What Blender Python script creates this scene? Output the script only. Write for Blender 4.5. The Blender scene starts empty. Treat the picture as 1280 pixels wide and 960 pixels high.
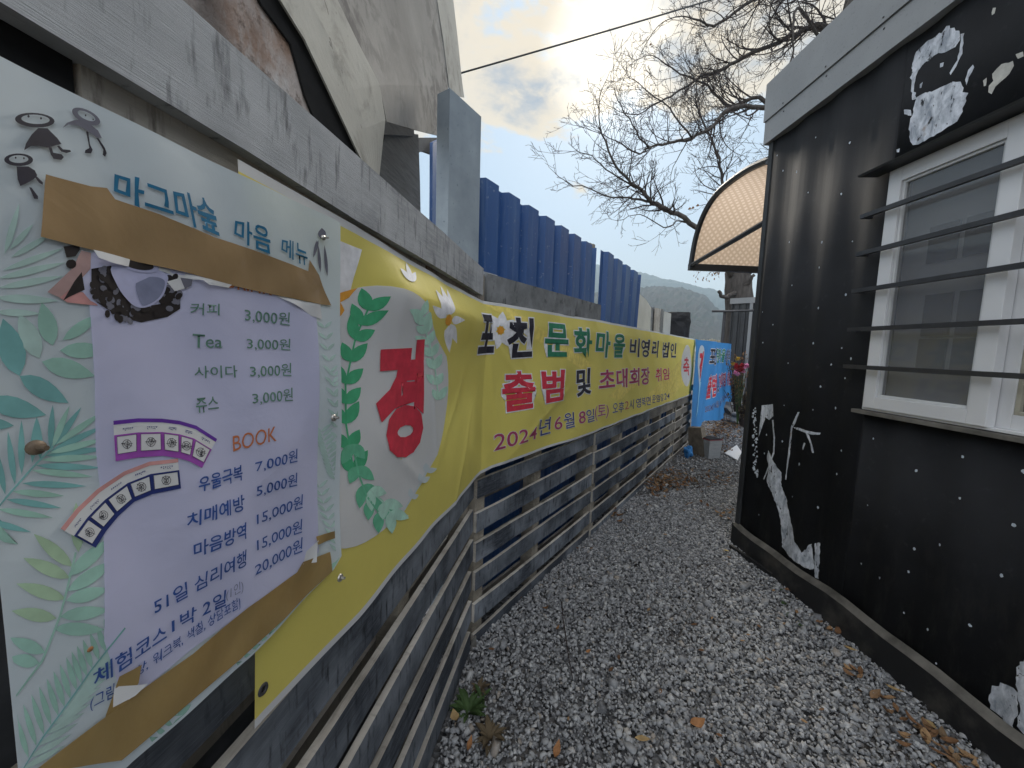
import bpy, bmesh, math, random
import numpy as np
from mathutils import Vector, Matrix
from mathutils import noise as MN

# ------------------------------------------------------------------ camera, world, sun, exposure
F_PX, EYE = 480.0, 1.45
PITCH, ROLL = math.atan(46/480), math.radians(1.8)
FW = np.array([0, math.cos(PITCH), -math.sin(PITCH)]); RT = np.array([1., 0, 0]); UP = np.cross(RT, FW)
cr, sr = math.cos(ROLL), math.sin(ROLL)
CR = cr*RT + sr*UP; CU = -sr*RT + cr*UP
O = np.array([0, 0, EYE])
SC = bpy.context.scene
COL = SC.collection
cam_d = bpy.data.cameras.new('camera'); cam = bpy.data.objects.new('camera', cam_d); COL.objects.link(cam)
cam_d.sensor_width = 36; cam_d.lens = 36*F_PX/1280; cam_d.clip_start = 0.02; cam_d.clip_end = 6000
cam.matrix_world = Matrix(((CR[0], CU[0], -FW[0], 0), (CR[1], CU[1], -FW[1], 0), (CR[2], CU[2], -FW[2], EYE), (0, 0, 0, 1)))
SC.camera = cam

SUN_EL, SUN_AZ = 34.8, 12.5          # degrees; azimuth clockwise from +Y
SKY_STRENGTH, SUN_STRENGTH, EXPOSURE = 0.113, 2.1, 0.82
sun_dir = Vector((math.sin(math.radians(SUN_AZ))*math.cos(math.radians(SUN_EL)), math.cos(math.radians(SUN_AZ))*math.cos(math.radians(SUN_EL)), math.sin(math.radians(SUN_EL))))
world = bpy.data.worlds.new("World"); SC.world = world; world.use_nodes = True
wn, wl = world.node_tree.nodes, world.node_tree.links
wn.clear()
def WN(t, **k):
    n = wn.new(t)
    for a, b in k.items(): setattr(n, a, b)
    return n
def wmath(op, a, b=None, clamp=False):
    n = WN('ShaderNodeMath', operation=op); n.use_clamp = clamp
    for i, v in enumerate((a, b)):
        if v is None: continue
        if isinstance(v, (int, float)): n.inputs[i].default_value = v
        else: wl.new(v, n.inputs[i])
    return n.outputs[0]
def wmix(f, a, b):
    n = WN('ShaderNodeMix', data_type='RGBA')
    for s, v in (('Factor', f),):
        if isinstance(v, (int, float)): n.inputs[0].default_value = v
        else: wl.new(v, n.inputs[0])
    for i, v in ((6, a), (7, b)):
        if isinstance(v, tuple): n.inputs[i].default_value = (*v, 1)
        else: wl.new(v, n.inputs[i])
    return n.outputs[2]
sky = WN('ShaderNodeTexSky', sky_type='NISHITA'); sky.sun_disc = False
sky.sun_elevation = math.radians(SUN_EL); sky.sun_rotation = math.radians(SUN_AZ); sky.dust_density = 2.0; sky.air_density = 1.0; sky.ozone_density = 1.5
tc = WN('ShaderNodeTexCoord')
sep = WN('ShaderNodeSeparateXYZ'); wl.new(tc.outputs['Generated'], sep.inputs[0])
zc = wmath('ADD', wmath('MAXIMUM', sep.outputs[2], 0.0), 0.22)
cmb = WN('ShaderNodeCombineXYZ')
wl.new(wmath('DIVIDE', sep.outputs[0], zc), cmb.inputs[0]); wl.new(wmath('DIVIDE', sep.outputs[1], zc), cmb.inputs[1]); cmb.inputs[2].default_value = 3.7
def wnoise(scale, detail, rough, off):
    mp = WN('ShaderNodeMapping'); wl.new(cmb.outputs[0], mp.inputs[0]); mp.inputs['Location'].default_value = off
    n = WN('ShaderNodeTexNoise'); wl.new(mp.outputs[0], n.inputs['Vector'])
    n.inputs['Scale'].default_value = scale; n.inputs['Detail'].default_value = detail; n.inputs['Roughness'].default_value = rough
    n.inputs['Distortion'].default_value = 0.25
    return n.outputs[0]
def wramp(v, a, b, c=0.0, d=1.0):
    n = WN('ShaderNodeMapRange'); n.interpolation_type = 'SMOOTHSTEP'; wl.new(v, n.inputs[0])
    for i, q in enumerate((a, b, c, d)): n.inputs[i+1].default_value = q
    return n.outputs[0]
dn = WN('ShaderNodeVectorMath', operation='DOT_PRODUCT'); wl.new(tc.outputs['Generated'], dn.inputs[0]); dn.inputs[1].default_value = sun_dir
back = wramp(dn.outputs['Value'], 0.72, 0.1)                 # out-of-view clouds away from the sun, brightened to add fill light
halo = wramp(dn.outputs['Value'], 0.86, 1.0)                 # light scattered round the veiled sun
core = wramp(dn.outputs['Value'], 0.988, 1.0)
n1 = wnoise(3.0, 10, 0.60, (1.7, 0.6, 0.0))
cover = wmath('ADD', wramp(sep.outputs[2], 0.38, 0.54, -0.15, 0.115), wmath('MULTIPLY', back, 0.12))     # cloud deck higher up, open towards the horizon; more added behind as fill
dens = wramp(wmath('ADD', n1, cover), 0.49, 0.57)
thick = wramp(wmath('ADD', n1, cover), 0.57, 0.72)
puff = wnoise(9.0, 8, 0.62, (4.0, 1.0, 0.0))
base = WN('ShaderNodeVectorMath', operation='SCALE'); wl.new(sky.outputs[0], base.inputs[0]); base.inputs['Scale'].default_value = 1.0
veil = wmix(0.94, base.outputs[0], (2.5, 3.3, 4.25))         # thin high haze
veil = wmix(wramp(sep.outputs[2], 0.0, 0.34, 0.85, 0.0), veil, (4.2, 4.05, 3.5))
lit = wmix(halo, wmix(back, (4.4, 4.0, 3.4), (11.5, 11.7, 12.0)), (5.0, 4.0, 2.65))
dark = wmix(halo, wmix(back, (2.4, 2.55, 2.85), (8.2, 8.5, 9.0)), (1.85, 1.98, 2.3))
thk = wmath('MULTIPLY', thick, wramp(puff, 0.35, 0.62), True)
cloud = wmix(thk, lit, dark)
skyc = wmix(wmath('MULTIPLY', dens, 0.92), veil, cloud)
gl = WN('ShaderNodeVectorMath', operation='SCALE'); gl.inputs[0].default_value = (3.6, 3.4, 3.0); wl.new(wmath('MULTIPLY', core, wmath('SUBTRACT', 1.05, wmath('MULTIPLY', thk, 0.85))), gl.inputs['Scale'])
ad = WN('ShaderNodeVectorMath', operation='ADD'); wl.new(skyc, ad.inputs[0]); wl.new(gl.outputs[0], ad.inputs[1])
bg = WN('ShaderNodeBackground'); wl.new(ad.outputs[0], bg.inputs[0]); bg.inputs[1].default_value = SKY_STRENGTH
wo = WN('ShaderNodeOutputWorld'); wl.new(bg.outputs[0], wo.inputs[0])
sd = bpy.data.lights.new('sun', 'SUN'); so = bpy.data.objects.new('sun', sd); COL.objects.link(so)
sd.energy = SUN_STRENGTH; sd.angle = math.radians(14); sd.color = (1.0, 0.93, 0.82)
so.rotation_euler = (-sun_dir).to_track_quat('-Z', 'Y').to_euler(); so.location = (0, 0, 20)
vs = SC.view_settings; vs.view_transform = 'Standard'; vs.look = 'None'; vs.exposure = EXPOSURE; vs.gamma = 1.0; vs.use_curve_mapping = False

random.seed(5); RNG = np.random.default_rng(5)

# ------------------------------------------------------------------ geometry frame of the place
def ray(px, py):
    a = (px-640)/F_PX; b = -(py-480)/F_PX
    return FW + (a*cr-b*sr)*RT + (a*sr+b*cr)*UP
def G(px, py, z=0.0):
    r = ray(px, py); return O + r*((z-EYE)/r[2])
def D(px, py, d):
    r = ray(px, py); return O + r*(d/r[1])
def dirv(az): return np.array([math.sin(math.radians(az)), math.cos(math.radians(az)), 0.])
dC, dB, dA = dirv(9.755), dirv(34.94), dirv(-2.32)      # near fence, far fence, cabin wall
nC, nB, nA = [np.array([d[1], -d[0], 0.]) for d in (dC, dB, dA)]
K = np.array([-0.154, 1.732, 0.]); A0 = np.array([1.760, 2.8115, 0.])
Z = np.array([0, 0, 1.])
def W(s, z, off=0.0):
    """point on the fence line: s along (0 = fence corner), off towards the path"""
    if s < -0.04: p, n = K+dC*s, nC
    elif s > 0.04: p, n = K+dB*s, nB
    else:
        t = (s+0.04)/0.08; n = nC*(1-t)+nB*t; n = n/np.linalg.norm(n); p = K+(dC if s < 0 else dB)*s
    return p+n*off+Z*z
def WB(s, z, off=0.0): return K+dB*s+nB*off+Z*z
def WC(s, z, off=0.0): return K+dC*s+nC*off+Z*z
def AP(s, z, off=0.0): return A0+dA*s-nA*off+Z*z          # off > 0 towards the path
def on_plane(px, py, d, n, off, base):
    r = ray(px, py); p0 = base+n*off; t = ((p0-O)@n)/(r@n); q = O+r*t; return float((q-base)@d), float(q[2])
def Cs(px, py, off=0.0): return on_plane(px, py, dC, nC, off, K)
def Bs(px, py, off=0.0): return on_plane(px, py, dB, nB, off, K)
def As(px, py, off=0.0): return on_plane(px, py, dA, -nA, off, A0)

# ------------------------------------------------------------------ materials
class M:
    def __init__(s, name, rough=0.8, spec=0.3, metal=0.0):
        s.m = bpy.data.materials.new(name); s.m.use_nodes = True
        s.n, s.l = s.m.node_tree.nodes, s.m.node_tree.links
        s.b = s.n['Principled BSDF']; s.b.inputs['Roughness'].default_value = rough
        s.b.inputs['Specular IOR Level'].default_value = spec; s.b.inputs['Metallic'].default_value = metal
        s.tc = s.n.new('ShaderNodeTexCoord'); s.out = s.n['Material Output']
    def noise(s, scale, detail=4, rough=0.55, stretch=(1, 1, 1), coord='Object', dist=0.0, rnd=True):
        mp = s.n.new('ShaderNodeMapping'); s.l.new(s.tc.outputs[coord], mp.inputs[0]); mp.inputs['Scale'].default_value = stretch
        src = mp.outputs[0]
        if rnd:
            oi = s.n.new('ShaderNodeObjectInfo'); mu = s.n.new('ShaderNodeMath'); mu.operation = 'MULTIPLY'; s.l.new(oi.outputs['Random'], mu.inputs[0]); mu.inputs[1].default_value = 37.0
            av = s.n.new('ShaderNodeVectorMath'); av.operation = 'ADD'; s.l.new(src, av.inputs[0]); s.l.new(mu.outputs[0], av.inputs[1]); src = av.outputs[0]
        t = s.n.new('ShaderNodeTexNoise'); s.l.new(src, t.inputs['Vector'])
        t.inputs['Scale'].default_value = scale; t.inputs['Detail'].default_value = detail; t.inputs['Roughness'].default_value = rough; t.inputs['Distortion'].default_value = dist
        return t.outputs[0]
    def ramp(s, v, a, b, c=0.0, d=1.0):
        n = s.n.new('ShaderNodeMapRange'); s.l.new(v, n.inputs[0])
        for i, q in enumerate((a, b, c, d)): n.inputs[i+1].default_value = q
        return n.outputs[0]
    def mix(s, f, a, b):
        n = s.n.new('ShaderNodeMix'); n.data_type = 'RGBA'
        if isinstance(f, (int, float)): n.inputs[0].default_value = f
        else: s.l.new(f, n.inputs[0])
        for i, v in ((6, a), (7, b)):
            if isinstance(v, tuple): n.inputs[i].default_value = (*v, 1)
            else: s.l.new(v, n.inputs[i])
        return n.outputs[2]
    def mul(s, a, b):
        n = s.n.new('ShaderNodeMath'); n.operation = 'MULTIPLY'
        for i, v in enumerate((a, b)):
            if isinstance(v, (int, float)): n.inputs[i].default_value = v
            else: s.l.new(v, n.inputs[i])
        return n.outputs[0]
    def col(s, c):
        if isinstance(c, tuple): s.b.inputs['Base Color'].default_value = (*c, 1)
        else: s.l.new(c, s.b.inputs['Base Color'])
        return s
    def rough(s, v): s.l.new(v, s.b.inputs['Roughness']); return s
    def bump(s, v, dist=0.002, strength=0.6):
        n = s.n.new('ShaderNodeBump'); n.inputs['Distance'].default_value = dist; n.inputs['Strength'].default_value = strength
        s.l.new(v, n.inputs['Height']); s.l.new(n.outputs[0], s.b.inputs['Normal']); return s
    def translucent(s, f, c):
        t = s.n.new('ShaderNodeBsdfTranslucent'); mx = s.n.new('ShaderNodeMixShader'); mx.inputs[0].default_value = f
        if isinstance(c, tuple): t.inputs[0].default_value = (*c, 1)
        else: s.l.new(c, t.inputs[0])
        s.l.new(s.b.outputs[0], mx.inputs[1]); s.l.new(t.outputs[0], mx.inputs[2]); s.l.new(mx.outputs[0], s.out.inputs[0]); return s
MAT = {}
def simple(name, c, rough=0.8, var=0.25, scale=6, spec=0.3, metal=0.0, bump=0.0, stretch=(1, 1, 1), trans=0.0):
    m = M(name, rough, spec, metal); v = m.noise(scale, 5, 0.6, stretch)
    lo = tuple(x*(1-var) for x in c); hi = tuple(min(1, x*(1+var)) for x in c)
    cc = m.mix(m.ramp(v, 0.3, 0.7), lo, hi); m.col(cc)
    if bump: m.bump(v, bump, 0.7)
    if trans: m.translucent(trans, cc)
    MAT[name] = m.m; return m.m

def wood(name, dark, mid, light, stain=0.6, warm=None):
    m = M(name, 0.82, 0.25)
    g = m.noise(9, 8, 0.65, (1.2, 8, 16)); g2 = m.noise(30, 6, 0.7, (0.8, 12, 22)); st = m.noise(7, 5, 0.6, (9.0, 3, 1.6)); bl = m.noise(3.3, 4, 0.6)
    c = m.mix(m.ramp(g, 0.35, 0.68), dark, mid)
    c = m.mix(m.ramp(bl, 0.40, 0.68), c, light)
    c = m.mix(m.mul(m.ramp(g2, 0.52, 0.72), 0.55), c, light)
    c = m.mix(m.mul(m.ramp(st, 0.55, 0.70), stain), c, tuple(x*0.45 for x in dark))
    if warm:
        wv = m.noise(2.1, 3, 0.5); c = m.mix(m.mul(m.ramp(wv, 0.60, 0.72), 0.8), c, warm)
    oi = m.n.new('ShaderNodeObjectInfo'); c = m.mix(m.ramp(oi.outputs['Random'], 0, 1, 0.0, 0.45), c, tuple(x*0.55 for x in mid))
    m.col(c).bump(g2, 0.0015, 0.8); MAT[name] = m.m; return m.m
wood('slat_paint', (0.022, 0.026, 0.034), (0.082, 0.094, 0.118), (0.30, 0.33, 0.375), .9)
wood('slat_tan', (0.09, 0.085, 0.08), (0.18, 0.165, 0.145), (0.33, 0.30, 0.26))
wood('raw_wood', (0.25, 0.23, 0.20), (0.48, 0.44, 0.39), (0.68, 0.64, 0.58), 0.35)
wood('post_wood', (0.16, 0.14, 0.11), (0.30, 0.27, 0.22), (0.48, 0.43, 0.36), 0.3)
wood('grey_board', (0.17, 0.18, 0.20), (0.42, 0.44, 0.47), (0.68, 0.70, 0.73), 0.85)
wood('brown_board', (0.12, 0.105, 0.09), (0.32, 0.29, 0.25), (0.55, 0.51, 0.46), 0.8, (0.22, 0.11, 0.03))
simple('dark_board', (0.012, 0.012, 0.013), 0.85, 0.5, 14)

m = M('concrete_rail', 0.9, 0.2); v = m.noise(10, 8, 0.65); v2 = m.noise(5, 4, 0.6, (7, 3, 2))
c = m.mix(m.ramp(v, .3, .7), (0.14, 0.145, 0.15), (0.27, 0.28, 0.29)); c = m.mix(m.mul(m.ramp(v2, .58, .68), .7), c, (0.05, 0.05, 0.055)); m.col(c).bump(v, .002); MAT['concrete_rail'] = m.m
m = M('slab_concrete', 0.85, 0.25); v = m.noise(4, 8, 0.6); v2 = m.noise(60, 3, 0.6); v3 = m.noise(3, 3, .5, (5, 5, .7))
c = m.mix(m.ramp(v, .35, .68), (0.22, 0.26, 0.30), (0.33, 0.38, 0.42)); c = m.mix(m.mul(m.ramp(v2, .66, .72), .7), c, (0.10, 0.13, 0.16)); c = m.mix(m.mul(m.ramp(v3, .55, .8), .3), c, (0.16, 0.19, 0.22)); m.col(c).bump(v2, .001, .4); MAT['slab_concrete'] = m.m
# old plaster over brick: patches of brick colour and pale render
m = M('plaster_wall', 0.92, 0.15); v = m.noise(5, 9, 0.62, dist=.6); v2 = m.noise(26, 6, 0.7); v3 = m.noise(2.3, 4, 0.6, (1, 1, .35)); v4 = m.noise(9, 6, .7, (1, 1, .3), dist=.5)
c = m.mix(m.ramp(v, .40, .56), (0.40, 0.28, 0.22), (0.56, 0.50, 0.47)); c = m.mix(m.ramp(v4, .52, .66), c, (0.64, 0.62, 0.61))
c = m.mix(m.mul(m.ramp(v2, .54, .66), .8), c, (0.13, 0.09, 0.07)); c = m.mix(m.mul(m.ramp(v3, .56, .70), .75), c, (0.09, 0.085, 0.085)); m.col(c).bump(v2, .006, .9); MAT['plaster_wall'] = m.m
simple('edge_dark', (0.018, 0.018, 0.019), 0.95, 0.5, 8, bump=.002)
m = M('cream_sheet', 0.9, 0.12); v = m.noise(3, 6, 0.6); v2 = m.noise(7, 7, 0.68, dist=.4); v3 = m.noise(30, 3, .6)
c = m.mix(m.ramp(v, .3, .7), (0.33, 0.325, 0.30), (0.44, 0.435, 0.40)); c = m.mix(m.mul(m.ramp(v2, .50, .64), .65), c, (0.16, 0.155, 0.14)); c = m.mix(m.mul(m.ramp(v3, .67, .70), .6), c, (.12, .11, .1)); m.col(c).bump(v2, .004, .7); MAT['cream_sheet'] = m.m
m = M('shaded_soffit', 0.85, 0.2); v = m.noise(3.2, 8, 0.65, dist=.5); v2 = m.noise(12, 8, 0.7, dist=.5); v3 = m.noise(1.5, 3, .5)
c = m.mix(m.ramp(v, .3, .7), (0.17, 0.168, 0.165), (0.27, 0.265, 0.255)); c = m.mix(m.mul(m.mul(m.ramp(v2, .46, .58), m.ramp(v3, .40, .55)), .85), c, (0.055, 0.055, 0.06)); m.col(c).bump(v2, .002); MAT['shaded_soffit'] = m.m  # grey carries the underside's shade; the dark blotches are stains
simple('dark_pillar', (0.13, 0.135, 0.14), 0.9, 0.25, 9, bump=.002, stretch=(1, 1, 8))

m = M('blue_metal', 0.42, 0.5); v = m.noise(2, 5, 0.6, (1, 1, .3)); v2 = m.noise(40, 4, .6)
c = m.mix(m.ramp(v, .3, .7), (0.020, 0.070, 0.22), (0.038, 0.115, 0.31)); c = m.mix(m.mul(m.ramp(v2, .64, .70), .6), c, (0.25, 0.3, 0.4)); v3 = m.noise(9, 6, .65, (3, 3, .22)); c = m.mix(m.mul(m.ramp(v3, .52, .70), .5), c, (.12, .19, .33)); v4 = m.noise(5, 7, .7, (2, 2, .5)); c = m.mix(m.mul(m.ramp(v4, .66, .72), .8), c, (.16, .09, .06)); m.col(c).rough(m.ramp(v, .3, .7, .35, .55)); MAT['blue_metal'] = m.m

def banner(name, c, t=0.22, var=.06):
    m = M(name, 0.55, 0.35); v = m.noise(5, 5, 0.6); v2 = m.noise(2, 3, .5)
    lo = tuple(x*(1-var) for x in c); dirt = tuple(x*.78 for x in c)
    cc = m.mix(m.ramp(v, .3, .7), lo, c); cc = m.mix(m.mul(m.ramp(v2, .55, .75), .5), cc, dirt); m.col(cc); m.bump(m.noise(14, 3, .55, dist=1.0), .003, .35)
    m.translucent(t, cc); MAT[name] = m.m; return m.m
banner('vinyl_yellow', (0.88, 0.76, 0.19)); banner('vinyl_white', (0.80, 0.81, 0.85)); banner('vinyl_blue', (0.06, 0.28, 0.66))
banner('vinyl_pale', (0.70, 0.78, 0.83)); banner('paper_lavender', (0.66, 0.665, 0.88)); banner('hem_white', (0.78, 0.78, 0.80))
banner('paper_white', (0.78, 0.78, 0.79), .1)
def ink(name, c, var=.18):
    m = M(name, 0.6, 0.22); v = m.noise(30, 4, .6); cc = m.mix(m.ramp(v, .3, .7), tuple(x*(1-var) for x in c), tuple(min(1, x*(1+var)) for x in c)); m.col(cc); MAT[name] = m.m; return m.m
for nm, cc in dict(ink_black=(.030, .028, .042), ink_green=(.035, .20, .115), ink_red=(.60, .045, .075), ink_maroon=(.36, .045, .12), ink_navy=(.03, .045, .19),
                   ink_teal=(.02, .16, .30), ink_menu_green=(.12, .24, .19), ink_menu_blue=(.035, .09, .32), ink_orange=(.52, .17, .07), ink_white=(.76, .76, .80),
                   leaf_green=(.07, .40, .20), leaf_mid=(.15, .50, .31), leaf_mint=(.46, .72, .60), leaf_teal=(.20, .44, .44), leaf_soft=(.33, .55, .47), leaf_pale=(.44, .60, .56),
                   leaf_lime=(.42, .58, .40), petal_white=(.78, .78, .82), flower_orange=(.75, .34, .04), pale_yellow=(.78, .64, .17), ink_purple=(.13, .04, .33), ink_magenta=(.36, .09, .45), ink_salmon=(.60, .30, .29),
                   ink_grey=(.16, .16, .20), ink_skin=(.42, .28, .27), ink_bean=(.025, .02, .02), ink_cup=(.45, .46, .66), ink_shade=(.22, .24, .36), ink_sky=(.28, .58, .80)).items(): ink(nm, cc)
m = M('brown_tape', 0.27, 0.5); v = m.noise(8, 6, .6, dist=.6); v2 = m.noise(55, 2, .5); cc = m.mix(m.ramp(v, .3, .72), (.27, .175, .085), (.35, .235, .12)); m.col(cc).bump(m.noise(9, 5, .6, (1, 1, 1), dist=.8), .0022, .45); MAT['brown_tape'] = m.m
m = M('olive_tape', 0.30, 0.5); v = m.noise(8, 6, .6, dist=.6); cc = m.mix(m.ramp(v, .3, .72), (.25, .16, .055), (.36, .25, .10)); m.col(cc).bump(m.noise(9, 5, .6, (1, 1, 1), dist=.8), .0022, .45); MAT['olive_tape'] = m.m

# black painted steel, scuffed
m = M('black_steel', 0.8, 0.3); v = m.noise(3, 6, 0.6, rnd=False); v2 = m.noise(22, 6, 0.65, rnd=False); v3 = m.noise(1.2, 3, .5, (1, 1, .4), rnd=False)
c = m.mix(m.ramp(v, .3, .7), (0.008, 0.0085, 0.0105), (0.016, 0.017, 0.0205)); c = m.mix(m.mul(m.ramp(v2, .60, .75), .35), c, (0.05, 0.052, 0.058)); v6 = m.noise(14, 7, .7, (1, 1, .25), rnd=False); sx = m.n.new('ShaderNodeSeparateXYZ'); m.l.new(m.tc.outputs['Object'], sx.inputs[0]); c = m.mix(m.mul(m.mul(m.ramp(v6, .50, .66), m.ramp(sx.outputs[2], .75, .12)), .7), c, (.055, .052, .048)); m.col(c).rough(m.ramp(v3, .3, .7, .74, .84)).bump(v2, .0006, .5); MAT['black_steel'] = m.m
m = M('fascia_grey', 0.5, 0.5); v = m.noise(2.5, 6, 0.6); v2 = m.noise(70, 3, .6); c = m.mix(m.ramp(v, .3, .7), (0.22, 0.23, 0.24), (0.28, 0.29, 0.30)); c = m.mix(m.mul(m.ramp(v2, .6, .7), .3), c, (.09, .095, .1)); m.col(c).bump(v2, .0004, .4); MAT['fascia_grey'] = m.m
m = M('paint_patch', 0.75, 0.3); v = m.noise(28, 7, 0.65, (1, 1, .5), dist=.4); v2 = m.noise(9, 4, .6); c = m.mix(m.ramp(v, .35, .62), (0.27, 0.30, 0.35), (0.70, 0.73, 0.79)); c = m.mix(m.mul(m.ramp(v2, .66, .72), .6), c, (.22, .12, .06)); v5 = m.noise(40, 6, .7, (1, 1, .45), dist=.3); c = m.mix(m.ramp(v5, .60, .63), c, (.02, .021, .025)); m.col(c).bump(v, .001); MAT['paint_patch'] = m.m
simple('paint_cream', (0.50, 0.49, 0.45), .8, .2, 30)
simple('paint_dot', (0.50, 0.55, 0.62), .8, .25, 40)
m = M('skirt_metal', .6, .4); v = m.noise(4, 7, .65); c = m.mix(m.ramp(v, .5, .72), (.013, .013, .014), (.075, .068, .06)); m.col(c).bump(v, .002); MAT['skirt_metal'] = m.m
simple('skirt_rim', (0.12, 0.112, 0.10), .75, .5, 9)
simple('pvc_white', (0.66, 0.665, 0.68), .4, .06, 3, spec=.5); simple('pvc_dirty', (0.38, 0.36, 0.29), .5, .3, 8)
simple('bar_iron', (0.028, 0.028, 0.031), .5, .3, 20, spec=.5); simple('frame_dark', (0.03, 0.032, 0.036), .45, .2, 8, spec=.5)
simple('grey_interior', (0.58, 0.59, 0.60), .9, .15, 2); simple('room_frame', (0.36, 0.37, 0.38), .7, .1, 4); simple('reflection_dark', (0.05, 0.052, 0.055), .6, .3, 5)
m = M('window_glass', .06, .8); m.b.inputs['Base Color'].default_value = (.20, .205, .215, 1); m.b.inputs['Alpha'].default_value = .45; m.bump(m.noise(3, 2, .5), .002, .2); MAT['window_glass'] = m.m
# canopy sheet: bronze polycarbonate with a lattice of small bright cells
m = M('canopy_sheet', .35, .4)
w = m.n.new('ShaderNodeTexVoronoi'); w.distance = 'CHEBYCHEV'; mp = m.n.new('ShaderNodeMapping'); m.l.new(m.tc.outputs['UV'], mp.inputs[0]); mp.inputs['Rotation'].default_value = (0, 0, math.radians(45)); m.l.new(mp.outputs[0], w.inputs['Vector']); w.inputs['Scale'].default_value = 24; w.inputs['Randomness'].default_value = 0.0
cc = m.mix(m.ramp(w.outputs['Distance'], .18, .34), (.72, .58, .46), (.56, .42, .31)); m.col(cc).translucent(.85, cc); MAT['canopy_sheet'] = m.m

m = M('bark', .92, .15); v = m.noise(12, 7, .65, (1, 1, .25)); m.col(m.mix(m.ramp(v, .3, .7), (.04, .035, .033), (.12, .108, .10))).bump(v, .02, .8); MAT['bark'] = m.m
m = M('twig', .9, .1); v = m.noise(1, 3, .5); m.col(m.mix(v, (.035, .029, .029), (.075, .06, .058))); MAT['twig'] = m.m
simple('dead_leaf', (.20, .105, .05), .8, .5, 30, trans=.15); simple('pale_leaf', (.36, .25, .12), .8, .35, 30, trans=.15); simple('orange_leaf', (.33, .16, .07), .75, .3, 30, trans=.15); simple('yellow_leaf', (.62, .42, .06), .75, .2, 30, trans=.15)
def island(name, stops, rough=.9, rnd2=True):
    m = M(name, rough, .25); g = m.n.new('ShaderNodeNewGeometry'); r = m.n.new('ShaderNodeValToRGB'); m.l.new(g.outputs['Random Per Island'], r.inputs[0])
    e = r.color_ramp.elements
    while len(e) < len(stops): e.new(.5)
    for i, (p, c) in enumerate(stops): e[i].position = p; e[i].color = (*c, 1)
    v = m.noise(45, 4, .65); c = m.mix(m.ramp(v, .3, .7, .0, .5), r.outputs[0], (.40, .40, .41) if rnd2 else (.06, .04, .02)); m.col(c); MAT[name] = m.m; return m.m
island('gravel', [(0, (.07, .073, .08)), (.18, (.14, .144, .153)), (.45, (.235, .24, .25)), (.78, (.34, .345, .355)), (.95, (.50, .50, .50)), (1, (.27, .22, .17))])
island('litter', [(0, (.09, .045, .025)), (.3, (.20, .10, .05)), (.6, (.25, .15, .085)), (.85, (.40, .25, .13)), (1, (.16, .11, .07))], rnd2=False)
m = M('gravel_bed', .95, .1); vo = m.n.new('ShaderNodeTexVoronoi'); m.l.new(m.tc.outputs['Object'], vo.inputs['Vector']); vo.inputs['Scale'].default_value = 48
bw = m.n.new('ShaderNodeRGBToBW'); m.l.new(vo.outputs['Color'], bw.inputs[0]); v = m.noise(1.2, 5, .6, rnd=False); c = m.mix(m.ramp(bw.outputs[0], .2, .9), (.035, .035, .037), (.22, .22, .23)); c = m.mix(m.mul(m.ramp(v, .5, .7), .6), c, (.13, .105, .08)); m.col(c).bump(vo.outputs['Distance'], .01, 1.0); MAT['gravel_bed'] = m.m
m = M('soil', .95, .1); v = m.noise(.02, 8, .65, rnd=False); v2 = m.noise(3, 6, .6, rnd=False); c = m.mix(m.ramp(v, .35, .65), (.12, .10, .07), (.22, .20, .16)); c = m.mix(m.mul(m.ramp(v2, .4, .7), .5), c, (.09, .08, .06)); m.col(c); MAT['soil'] = m.m
for nm, a, b in (('hill_far', (.022, .032, .034), (.045, .052, .052)), ('hill_near', (.034, .029, .028), (.07, .06, .054))):
    m = M(nm, .95, .05); v = m.noise(.012, 8, .7, rnd=False); v2 = m.noise(.12, 6, .7, (1, 1, .4), rnd=False); c = m.mix(m.ramp(v, .35, .65), a, b); c = m.mix(m.ramp(v2, .45, .62, 0, .6), c, (.03, .045, .03)); m.col(c).bump(v2, 4.0, 1); MAT[nm] = m.m
simple('weed_green', (.05, .09, .028), .7, .4, 20, trans=.2); simple('weed_brown', (.10, .075, .045), .85, .4, 20)
simple('beige_panel', (.50, .49, .44), .7, .12, 3); simple('black_cloth_shade', (.02, .02, .022), .8, .4, 12, bump=.01); simple('stone_grey', (.20, .20, .20), .9, .35, 8, bump=.01); simple('block_tan', (.20, .17, .135), .92, .35, 12, bump=.006)
simple('crate_white', (.32, .335, .35), .5, .12, 12); simple('red_plastic', (.25, .05, .06), .5, .2, 10); simple('flower_red', (.42, .035, .04), .6, .2, 20); simple('flower_yellow', (.62, .45, .08), .6, .2, 20); simple('flower_pink', (.72, .30, .48), .6, .2, 20)
simple('steel_dark', (.06, .06, .065), .5, .3, 10, metal=.3); simple('steel_light', (.45, .43, .40), .35, .3, 30, metal=.8); simple('rust_metal', (.16, .12, .085), .55, .5, 60, metal=.3); simple('corner_grey', (.035, .037, .04), .6, .3, 4)
simple('cable_black', (.02, .02, .022), .6, .2, 5); simple('dark_ground', (.02, .019, .018), .95, .4, 10); simple('wall_block', (.075, .078, .085), .92, .35, 9, bump=.004)

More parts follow.
